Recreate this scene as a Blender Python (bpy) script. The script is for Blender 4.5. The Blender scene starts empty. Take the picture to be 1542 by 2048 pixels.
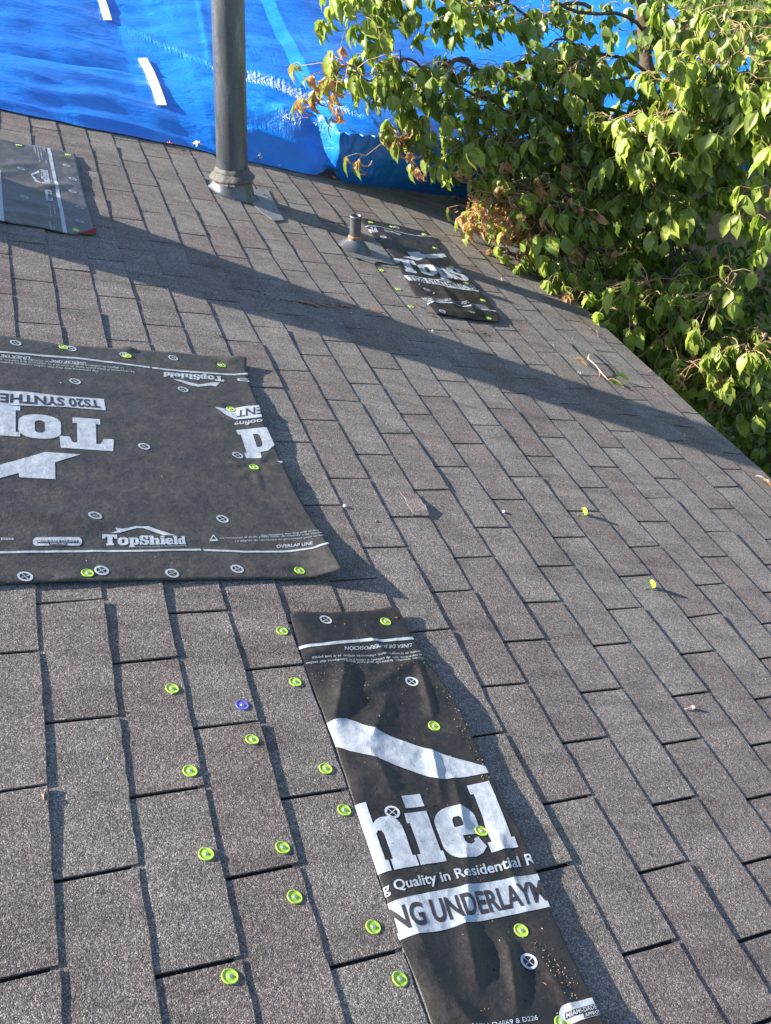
import bpy, bmesh, math, random
import numpy as np
from mathutils import Vector, Matrix, noise
from mathutils.geometry import tessellate_polygon
from mathutils.bvhtree import BVHTree

random.seed(7)
C = bpy.context.scene.collection
scene = bpy.context.scene
rad = math.radians

# ---------------------------------------------------------------- frames
# Roof frame: X runs down the slope, Y runs along the courses (away from the camera),
# Z stands off the shingles.  The roof leans 17.1 degrees; world z = 0 is the ground.
PITCH = math.atan2(0.29394533, 0.95582223)
ROOF_H = 3.2
MR = Matrix.Translation((0, 0, ROOF_H)) @ Matrix.Rotation(PITCH, 4, 'Y')
MRI = MR.inverted()
CAM_L = Vector((-1.04668, -2.18665, 1.25863))          # camera in the roof frame
RC = np.array([[0.8915274, -0.3055573, 0.3343854], [0.112357, -0.5659665, -0.8167361], [0.4388106, 0.7657131, -0.4702432]])
FOC = 2109.16

# ---------------------------------------------------------------- camera
cam_d = bpy.data.cameras.new('camera')
cam = bpy.data.objects.new('camera', cam_d)
C.objects.link(cam)
cam_d.sensor_fit = 'VERTICAL'
cam_d.sensor_height = 24.0
cam_d.sensor_width = 24.0
cam_d.lens = 24.0 * FOC / 2048.0
cam_d.clip_start = 0.05
cam_d.clip_end = 500.0
rl = Matrix(((RC[0][0], -RC[1][0], -RC[2][0], CAM_L.x),
             (RC[0][1], -RC[1][1], -RC[2][1], CAM_L.y),
             (RC[0][2], -RC[1][2], -RC[2][2], CAM_L.z),
             (0, 0, 0, 1)))
cam.matrix_world = MR @ rl
scene.camera = cam
CAM_W = MR @ CAM_L

# ---------------------------------------------------------------- light
SUN_L = Vector((-0.724, 0.200, 0.150)).normalized()    # towards the sun, roof frame
SUN_W = (MR.to_3x3() @ SUN_L).normalized()
world = bpy.data.worlds.new('World')
scene.world = world
world.use_nodes = True
wn = world.node_tree.nodes
bg = wn['Background']
sky = wn.new('ShaderNodeTexSky')
sky.sky_type = 'NISHITA'
sky.sun_disc = False
sky.sun_elevation = math.asin(SUN_W.z)
sky.sun_rotation = math.atan2(SUN_W.x, SUN_W.y)
sky.altitude = 200
sky.ozone_density = 1.6
world.node_tree.links.new(sky.outputs[0], bg.inputs[0])
bg.inputs[1].default_value = 0.085
sd = bpy.data.lights.new('sun', 'SUN')
sun = bpy.data.objects.new('sun', sd)
C.objects.link(sun)
sd.energy = 5.0
sd.angle = rad(0.55)
sd.color = (1.0, 0.90, 0.77)
sun.rotation_euler = SUN_W.to_track_quat('Z', 'Y').to_euler()
sun.location = (-6, 3, 12)
vs = scene.view_settings
vs.view_transform = 'Standard'
vs.look = 'None'
vs.exposure = 1.6
vs.gamma = 1.0
vs.use_curve_mapping = False
scene.cycles.max_bounces = 6
scene.cycles.transparent_max_bounces = 6

# ---------------------------------------------------------------- surveying helpers
def ray(px, py):
    d = RC.T @ np.array([(px - 771) / FOC, (py - 1024) / FOC, 1.0])
    return Vector(d)
def R(px, py, z=0.0):
    """where the line of sight through a photo point meets the roof plane, roof frame"""
    d = ray(px, py)
    k = (z - CAM_L.z) / d.z
    return CAM_L + d * k
def P3(px, py, dist):
    """world point at a distance along a line of sight"""
    d = ray(px, py).normalized()
    return MR @ (CAM_L + d * dist)
def lerp(a, b, t): return a + (b - a) * t
def sstep(a, b, x):
    t = max(0.0, min(1.0, (x - a) / (b - a)))
    return t * t * (3 - 2 * t)
def nz(x, y, z=0.0): return noise.noise(Vector((x, y, z)))

# ---------------------------------------------------------------- object helpers
def mesh_obj(name, verts, faces, mats, parent=None, mi=None, smooth=False, uv=None, col=None):
    me = bpy.data.meshes.new(name)
    me.from_pydata([tuple(v) for v in verts], [], faces)
    if not isinstance(mats, (list, tuple)): mats = [mats]
    for m in mats: me.materials.append(m)
    if mi is not None: me.polygons.foreach_set('material_index', mi)
    if smooth: me.polygons.foreach_set('use_smooth', [True] * len(me.polygons))
    if col is not None:
        at = me.attributes.new('tone', 'FLOAT', 'FACE')
        at.data.foreach_set('value', col)
    me.update()
    o = bpy.data.objects.new(name, me)
    C.objects.link(o)
    if parent: o.parent = parent
    return o
def empty(name, mat=None, label=None, cat=None, group=None, kind=None):
    o = bpy.data.objects.new(name, None)
    C.objects.link(o)
    if mat is not None: o.matrix_world = mat
    return tag(o, label, cat, group, kind)
def tag(o, label=None, cat=None, group=None, kind=None):
    if label: o['label'] = label
    if cat: o['category'] = cat
    if group: o['group'] = group
    if kind: o['kind'] = kind
    return o
class MB:
    def __init__(s): s.v = []; s.f = []; s.m = []; s.c = []
    def add(s, v, f, m=0, c=0.0):
        n = len(s.v); s.v += [tuple(x) for x in v]; s.f += [tuple(i + n for i in q) for q in f]
        s.m += [m] * len(f); s.c += [c] * len(f)
    def box(s, a, b, m=0, c=0.0):
        x0, y0, z0 = a; x1, y1, z1 = b
        s.add([(x0,y0,z0),(x1,y0,z0),(x1,y1,z0),(x0,y1,z0),(x0,y0,z1),(x1,y0,z1),(x1,y1,z1),(x0,y1,z1)],
              [(0,3,2,1),(4,5,6,7),(0,1,5,4),(1,2,6,5),(2,3,7,6),(3,0,4,7)], m, c)
    def lathe(s, prof, n=32, org=(0,0,0), ax=Matrix.Identity(3), m=0, cap0=False, cap1=False, wob=0.0):
        v = []; f = []
        o = Vector(org)
        for r, z in prof:
            for i in range(n):
                a = 2 * math.pi * i / n
                rr = r * (1 + wob * nz(math.cos(a) * 2, math.sin(a) * 2, z * 20 + r * 30))
                v.append(o + ax @ Vector((rr * math.cos(a), rr * math.sin(a), z)))
        for j in range(len(prof) - 1):
            for i in range(n):
                f.append((j*n+i, j*n+(i+1)%n, (j+1)*n+(i+1)%n, (j+1)*n+i))
        if cap0: f.append(tuple(reversed(range(n))))
        if cap1: f.append(tuple(range((len(prof)-1)*n, len(prof)*n)))
        s.add(v, f, m)
    def tube(s, pts, rads, n=6, m=0):
        v = []; f = []
        pts = [Vector(p) for p in pts]
        for k, p in enumerate(pts):
            t = (pts[min(k+1, len(pts)-1)] - pts[max(k-1, 0)])
            if t.length < 1e-9: t = Vector((0,0,1))
            q = t.normalized().to_track_quat('Z', 'Y')
            r = rads[k] if isinstance(rads, (list, tuple)) else rads
            for i in range(n):
                a = 2 * math.pi * i / n
                v.append(p + q @ Vector((r * math.cos(a), r * math.sin(a), 0)))
        for k in range(len(pts) - 1):
            for i in range(n):
                f.append((k*n+i, k*n+(i+1)%n, (k+1)*n+(i+1)%n, (k+1)*n+i))
        f.append(tuple(reversed(range(n)))); f.append(tuple(range((len(pts)-1)*n, len(pts)*n)))
        s.add(v, f, m)
    def build(s, name, mats, parent=None, smooth=False, col=False):
        return mesh_obj(name, s.v, s.f, mats, parent, s.m, smooth, col=s.c if col else None)

# ---------------------------------------------------------------- materials
def mat(name):
    m = bpy.data.materials.new(name); m.use_nodes = True
    nt = m.node_tree; b = nt.nodes['Principled BSDF']
    return m, nt, b
def N(nt, t, **k):
    n = nt.nodes.new(t)
    for a, v in k.items():
        if hasattr(n, a): setattr(n, a, v)
        else: n.inputs[a].default_value = v
    return n
def ramp(nt, fac, stops):
    r = nt.nodes.new('ShaderNodeValToRGB')
    e = r.color_ramp.elements
    while len(e) < len(stops): e.new(0.5)
    for i, (p, c) in enumerate(stops):
        e[i].position = p
        e[i].color = (c, c, c, 1) if isinstance(c, (int, float)) else (*c, 1)
    nt.links.new(fac, r.inputs[0])
    return r.outputs[0]
def mix(nt, fac, a, b, mode='MIX'):
    n = nt.nodes.new('ShaderNodeMix'); n.data_type = 'RGBA'; n.blend_type = mode
    for s, i in ((fac, 0), (a, 6), (b, 7)):
        if isinstance(s, (int, float)): n.inputs[i].default_value = s
        elif isinstance(s, tuple): n.inputs[i].default_value = (*s, 1)
        else: nt.links.new(s, n.inputs[i])
    return n.outputs[2]
def noise_tex(nt, scale, detail=3, rough=0.5, vec=None, dist=0.0):
    n = nt.nodes.new('ShaderNodeTexNoise')
    n.inputs['Scale'].default_value = scale; n.inputs['Detail'].default_value = detail
    n.inputs['Roughness'].default_value = rough; n.inputs['Distortion'].default_value = dist
    if vec is not None: nt.links.new(vec, n.inputs['Vector'])
    return n.outputs[0]
def wpos(nt):
    return nt.nodes.new('ShaderNodeNewGeometry').outputs['Position']
def bump(nt, b, h, strength, dist, normal=None):
    n = nt.nodes.new('ShaderNodeBump')
    n.inputs['Strength'].default_value = strength; n.inputs['Distance'].default_value = dist
    nt.links.new(h, n.inputs['Height'])
    if normal is not None: nt.links.new(normal, n.inputs['Normal'])
    nt.links.new(n.outputs[0], b.inputs['Normal'])
    return n.outputs[0]

def shingle_mat():
    m, nt, b = mat('asphalt_granules')
    p = wpos(nt)
    tone = N(nt, 'ShaderNodeAttribute', attribute_name='tone').outputs['Fac']
    base = ramp(nt, tone, [(0.0, (0.160, 0.139, 0.133)), (0.4, (0.174, 0.156, 0.148)), (0.65, (0.184, 0.173, 0.162)), (1.0, (0.186, 0.183, 0.173))])
    big = noise_tex(nt, 9, 4, 0.6, p)
    base = mix(nt, 1.0, base, ramp(nt, big, [(0.25, 0.78), (0.75, 1.2)]), 'MULTIPLY')
    v = N(nt, 'ShaderNodeTexVoronoi', feature='F1'); v.inputs['Scale'].default_value = 600
    nt.links.new(p, v.inputs['Vector'])
    sep = nt.nodes.new('ShaderNodeSeparateColor'); nt.links.new(v.outputs['Color'], sep.inputs[0])
    g = ramp(nt, sep.outputs[0], [(0.0, 0.30), (0.35, 0.70), (0.7, 1.12), (0.9, 1.7), (1.0, 2.7)])
    c = mix(nt, 0.85, base, mix(nt, 1.0, base, g, 'MULTIPLY'))
    warm = ramp(nt, sep.outputs[1], [(0.0, (1.12, 0.98, 0.88)), (0.5, (1, 1, 1)), (1.0, (0.92, 1.0, 1.08))])
    c = mix(nt, 1.0, c, warm, 'MULTIPLY')
    # washed streaks down the slope and worn patches
    mp = nt.nodes.new('ShaderNodeMapping'); mp.inputs['Scale'].default_value = (1.6, 9, 1.6)
    nt.links.new(p, mp.inputs[0])
    st_ = noise_tex(nt, 2.2, 6, 0.65, mp.outputs[0], 0.5)
    c = mix(nt, 1.0, c, ramp(nt, st_, [(0.28, 0.70), (0.5, 1.0), (0.75, 1.18)]), 'MULTIPLY')
    bald = noise_tex(nt, 26, 6, 0.72, p, 0.4)
    c = mix(nt, ramp(nt, bald, [(0.62, 0.0), (0.72, 0.65)]), c, (0.055, 0.05, 0.048))
    # granules that cluster in streaks a few millimetres across
    med = noise_tex(nt, 130, 3, 0.7, p)
    c = mix(nt, 1.0, c, ramp(nt, med, [(0.3, 0.78), (0.7, 1.22)]), 'MULTIPLY')
    nt.links.new(c, b.inputs['Base Color'])
    b.inputs['Roughness'].default_value = 0.9
    b.inputs['Specular IOR Level'].default_value = 0.25
    hh = nt.nodes.new('ShaderNodeMath'); hh.operation = 'SUBTRACT'; hh.inputs[0].default_value = 1.0
    nt.links.new(v.outputs['Distance'], hh.inputs[1])
    n1 = bump(nt, b, med, 0.5, 0.004)
    bump(nt, b, hh.outputs[0], 0.55, 0.0012, n1)
    return m
M = {}
M['shingle'] = shingle_mat()

def plain(name, col, rough=0.6, metal=0.0, var=0.15, scale=20, bs=0.0, bd=0.002, spec=0.5):
    m, nt, b = mat(name)
    p = wpos(nt)
    n = noise_tex(nt, scale, 4, 0.6, p)
    c = mix(nt, 1.0, tuple(col), ramp(nt, n, [(0.3, 1 - var), (0.7, 1 + var)]), 'MULTIPLY')
    nt.links.new(c, b.inputs['Base Color'])
    b.inputs['Roughness'].default_value = rough; b.inputs['Metallic'].default_value = metal
    b.inputs['Specular IOR Level'].default_value = spec
    if bs: bump(nt, b, n, bs, bd)
    return m
M['deck'] = plain('asphalt_felt', (0.022, 0.02, 0.021), 0.95, var=0.4, scale=300, bs=0.3, spec=0.1)

def sheet_mat(name, base, brown, rough=0.5):
    m, nt, b = mat(name)
    p = wpos(nt)
    n = noise_tex(nt, 14, 6, 0.7, p)
    c = mix(nt, ramp(nt, n, [(0.35, 0.0), (0.7, 1.0)]), base, brown)
    n2 = noise_tex(nt, 70, 4, 0.7, p)
    c = mix(nt, 1.0, c, ramp(nt, n2, [(0.3, 0.75), (0.72, 1.3)]), 'MULTIPLY')
    # pale granule dust caught in the fibres
    v = noise_tex(nt, 900, 2, 0.6, p)
    dm = nt.nodes.new('ShaderNodeMath'); dm.operation = 'MULTIPLY'
    nt.links.new(ramp(nt, v, [(0.66, 0.0), (0.74, 0.5)]), dm.inputs[0])
    nt.links.new(ramp(nt, n2, [(0.5, 0.0), (0.7, 1.0)]), dm.inputs[1])
    c = mix(nt, dm.outputs[0], c, (0.35, 0.28, 0.22))
    nt.links.new(c, b.inputs['Base Color'])
    rr = ramp(nt, n2, [(0.3, rough - 0.08), (0.7, rough + 0.12)])
    nt.links.new(rr, b.inputs['Roughness'])
    b.inputs['Specular IOR Level'].default_value = 0.4
    n3 = noise_tex(nt, 45, 5, 0.65, p, 0.2)
    n1 = bump(nt, b, n3, 0.45, 0.006)
    bump(nt, b, v, 0.25, 0.0006, n1)
    return m
M['sheet'] = sheet_mat('woven_underlayment', (0.038, 0.036, 0.036), (0.078, 0.070, 0.062))
M['sheet_faded'] = sheet_mat('woven_underlayment_faded', (0.065, 0.062, 0.058), (0.13, 0.12, 0.105), 0.42)
M['sheet_dark'] = sheet_mat('woven_underlayment_dark', (0.015, 0.014, 0.015), (0.036, 0.032, 0.030), 0.48)
def print_mat():
    m, nt, b = mat('printed_ink')
    p = wpos(nt)
    n = noise_tex(nt, 60, 5, 0.7, p)
    c = mix(nt, 1.0, (0.42, 0.47, 0.53), ramp(nt, n, [(0.28, 0.72), (0.7, 1.15)]), 'MULTIPLY')
    w = noise_tex(nt, 500, 3, 0.7, p)
    c = mix(nt, ramp(nt, w, [(0.22, 0.85), (0.36, 0.0)]), c, (0.05, 0.05, 0.055))
    nt.links.new(c, b.inputs['Base Color']); b.inputs['Roughness'].default_value = 0.6
    bump(nt, b, n, 0.3, 0.004)
    return m
M['ink'] = print_mat()
M['ink_dark'] = plain('printed_dark_ink', (0.035, 0.032, 0.042), 0.6, var=0.3, scale=60)
M['cap'] = plain('green_plastic', (0.38, 0.58, 0.075), 0.42, var=0.28, scale=230)
M['cap'].node_tree.nodes['Principled BSDF'].inputs['Subsurface Weight'].default_value = 0.15
M['cap'].node_tree.nodes['Principled BSDF'].inputs['Subsurface Radius'].default_value = (0.004, 0.006, 0.001)
M['cap_blue'] = plain('blue_plastic', (0.12, 0.13, 0.50), 0.4, var=0.15, scale=120)
M['cap_red'] = plain('red_plastic', (0.75, 0.06, 0.05), 0.4, var=0.15, scale=120)
M['steel'] = plain('galvanised_steel', (0.62, 0.66, 0.70), 0.35, 0.9, 0.15, 90)
M['flash'] = plain('flashing_metal', (0.21, 0.22, 0.22), 0.6, 0.3, 0.22, 40, 0.3)
M['pipe'] = None
def pipe_mat():
    m, nt, b = mat('weathered_grey_paint')
    p = wpos(nt)
    mp = nt.nodes.new('ShaderNodeMapping'); mp.inputs['Scale'].default_value = (1, 1, 0.28)
    nt.links.new(p, mp.inputs[0])
    n = noise_tex(nt, 16, 5, 0.62, mp.outputs[0], 0.6)
    c = ramp(nt, n, [(0.30, (0.105, 0.12, 0.142)), (0.55, (0.135, 0.15, 0.17)), (0.66, (0.20, 0.215, 0.23)), (0.74, (0.40, 0.41, 0.42))])
    n2 = noise_tex(nt, 90, 4, 0.7, p)
    c = mix(nt, 1.0, c, ramp(nt, n2, [(0.3, 0.85), (0.7, 1.15)]), 'MULTIPLY')
    nt.links.new(c, b.inputs['Base Color'])
    nt.links.new(ramp(nt, n, [(0.3, 0.34), (0.7, 0.6)]), b.inputs['Roughness'])
    b.inputs['Metallic'].default_value = 0.6
    bump(nt, b, n2, 0.15, 0.003)
    return m
M['pipe'] = pipe_mat()
M['mastic'] = plain('roof_mastic', (0.10, 0.10, 0.098), 0.7, var=0.3, scale=60, bs=0.6, bd=0.006)
M['rust'] = plain('rusty_bare_mat', (0.30, 0.155, 0.085), 0.9, var=0.45, scale=90, bs=0.5)
M['grit'] = plain('pale_granules', (0.22, 0.165, 0.12), 0.9, var=0.35, scale=300)
M['red_under'] = plain('red_woven_back', (0.20, 0.018, 0.015), 0.6, var=0.3, scale=80)
M['stucco'] = plain('tan_stucco', (0.27, 0.19, 0.125), 0.9, var=0.12, scale=30, bs=0.3, bd=0.004)  # base colour darkened to take in the shade of eave and tree
M['fascia'] = plain('brown_fascia_paint', (0.20, 0.16, 0.13), 0.7, var=0.2, scale=25)
M['wood'] = plain('pale_lath', (0.80, 0.74, 0.66), 0.6, var=0.1, scale=50)
M['bark'] = plain('brown_bark', (0.10, 0.075, 0.055), 0.9, var=0.4, scale=40, bs=0.8, bd=0.01)
M['twig'] = plain('tan_twig', (0.36, 0.25, 0.13), 0.7, var=0.3, scale=80)
M['twig_pale'] = plain('bleached_twig', (0.62, 0.50, 0.40), 0.7, var=0.3, scale=80)
M['paper'] = plain('white_scrap', (0.78, 0.72, 0.62), 0.7, var=0.15, scale=150)
def tarp_mat():
    m, nt, b = mat('blue_polyethylene')
    p = wpos(nt)
    n = noise_tex(nt, 5, 6, 0.65, p, 0.4)
    c = mix(nt, ramp(nt, n, [(0.3, 0.0), (0.75, 1.0)]), (0.004, 0.165, 0.74), (0.015, 0.27, 0.88))
    nt.links.new(c, b.inputs['Base Color'])
    b.inputs['Roughness'].default_value = 0.30
    b.inputs['Specular IOR Level'].default_value = 0.8
    mp = nt.nodes.new('ShaderNodeMapping'); mp.inputs['Scale'].default_value = (2.2, 7, 4)
    mp.inputs['Rotation'].default_value = (0, 0, rad(15))
    nt.links.new(p, mp.inputs[0])
    w = noise_tex(nt, 2.4, 7, 0.62, mp.outputs[0], 1.2)
    n1 = bump(nt, b, w, 0.30, 0.05)
    cr = N(nt, 'ShaderNodeTexVoronoi', feature='DISTANCE_TO_EDGE'); cr.inputs['Scale'].default_value = 1.6
    dd_ = nt.nodes.new('ShaderNodeMix'); dd_.data_type = 'VECTOR'; dd_.inputs[0].default_value = 0.12
    nn_ = nt.nodes.new('ShaderNodeTexNoise'); nn_.inputs['Scale'].default_value = 3; nn_.inputs['Detail'].default_value = 5
    nt.links.new(mp.outputs[0], nn_.inputs['Vector']); nt.links.new(mp.outputs[0], dd_.inputs[4]); nt.links.new(nn_.outputs['Color'], dd_.inputs[5])
    nt.links.new(dd_.outputs[1], cr.inputs['Vector'])
    n1 = bump(nt, b, ramp(nt, cr.outputs['Distance'], [(0.0, 0.0), (0.05, 0.8), (0.3, 1.0)]), 0.12, 0.012, n1)
    # fine creases that run down the slope where the sheet is gathered
    m2 = nt.nodes.new('ShaderNodeMapping'); m2.inputs['Rotation'].default_value = (0, 0, -math.atan2(0.532, 0.847)); m2.inputs['Scale'].default_value = (1.0, 0.10, 0.3)
    nt.links.new(p, m2.inputs[0])
    ck = noise_tex(nt, 85, 3, 0.6, m2.outputs[0], 0.3)
    at_ = N(nt, 'ShaderNodeAttribute', attribute_name='crinkle').outputs['Fac']
    bn = nt.nodes.new('ShaderNodeBump'); bn.inputs['Distance'].default_value = 0.035
    nt.links.new(at_, bn.inputs['Strength']); nt.links.new(ck, bn.inputs['Height']); nt.links.new(n1, bn.inputs['Normal'])
    f = noise_tex(nt, 60, 3, 0.7, p, 1.0)
    bump(nt, b, f, 0.35, 0.004, bn.outputs[0])
    return m
M['tarp'] = tarp_mat()
def leaf_mat(name, c0, c1, tr, rough=0.38):
    m, nt, b = mat(name)
    p = wpos(nt)
    n = noise_tex(nt, 5, 4, 0.6, p)
    tone = N(nt, 'ShaderNodeAttribute', attribute_name='tone').outputs['Fac']
    c = mix(nt, tone, tuple(c0), tuple(c1))
    c = mix(nt, 1.0, c, ramp(nt, n, [(0.3, 0.75), (0.7, 1.25)]), 'MULTIPLY')
    sp = noise_tex(nt, 160, 3, 0.6, p)
    c = mix(nt, 1.0, c, ramp(nt, sp, [(0.3, 0.85), (0.7, 1.15)]), 'MULTIPLY')
    nt.links.new(c, b.inputs['Base Color'])
    b.inputs['Roughness'].default_value = rough
    t = nt.nodes.new('ShaderNodeBsdfTranslucent')
    nt.links.new(mix(nt, 1.0, c, tuple(tr), 'MULTIPLY'), t.inputs[0])
    ms = nt.nodes.new('ShaderNodeMixShader'); ms.inputs[0].default_value = 0.28
    out = nt.nodes['Material Output']
    nt.links.new(b.outputs[0], ms.inputs[1]); nt.links.new(t.outputs[0], ms.inputs[2])
    nt.links.new(ms.outputs[0], out.inputs[0])
    bump(nt, b, sp, 0.3, 0.002)
    return m
M['leaf'] = leaf_mat('green_leaf', (0.045, 0.100, 0.020), (0.33, 0.40, 0.085), (1.7, 1.9, 0.7))
M['leaf_dry'] = leaf_mat('dried_leaf', (0.36, 0.19, 0.085), (0.74, 0.50, 0.29), (1.3, 1.1, 0.8), 0.6)
def grass_mat():
    m, nt, b = mat('lawn')
    p = wpos(nt)
    n = noise_tex(nt, 1.3, 6, 0.7, p); n2 = noise_tex(nt, 30, 5, 0.75, p)
    c = ramp(nt, n2, [(0.3, (0.03, 0.05, 0.012)), (0.55, (0.10, 0.14, 0.03)), (0.75, (0.24, 0.24, 0.07))])
    c = mix(nt, ramp(nt, n, [(0.45, 0.0), (0.62, 0.75)]), c, (0.13, 0.095, 0.06))
    nt.links.new(c, b.inputs['Base Color']); b.inputs['Roughness'].default_value = 0.9
    bump(nt, b, n2, 0.8, 0.05)
    return m
M['ground'] = grass_mat()
M['hose'] = plain('green_hose', (0.01, 0.16, 0.09), 0.35, var=0.1)
M['grass'] = leaf_mat('grass_blades', (0.10, 0.16, 0.03), (0.26, 0.28, 0.06), (1.5, 1.6, 0.8), 0.6)
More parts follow.
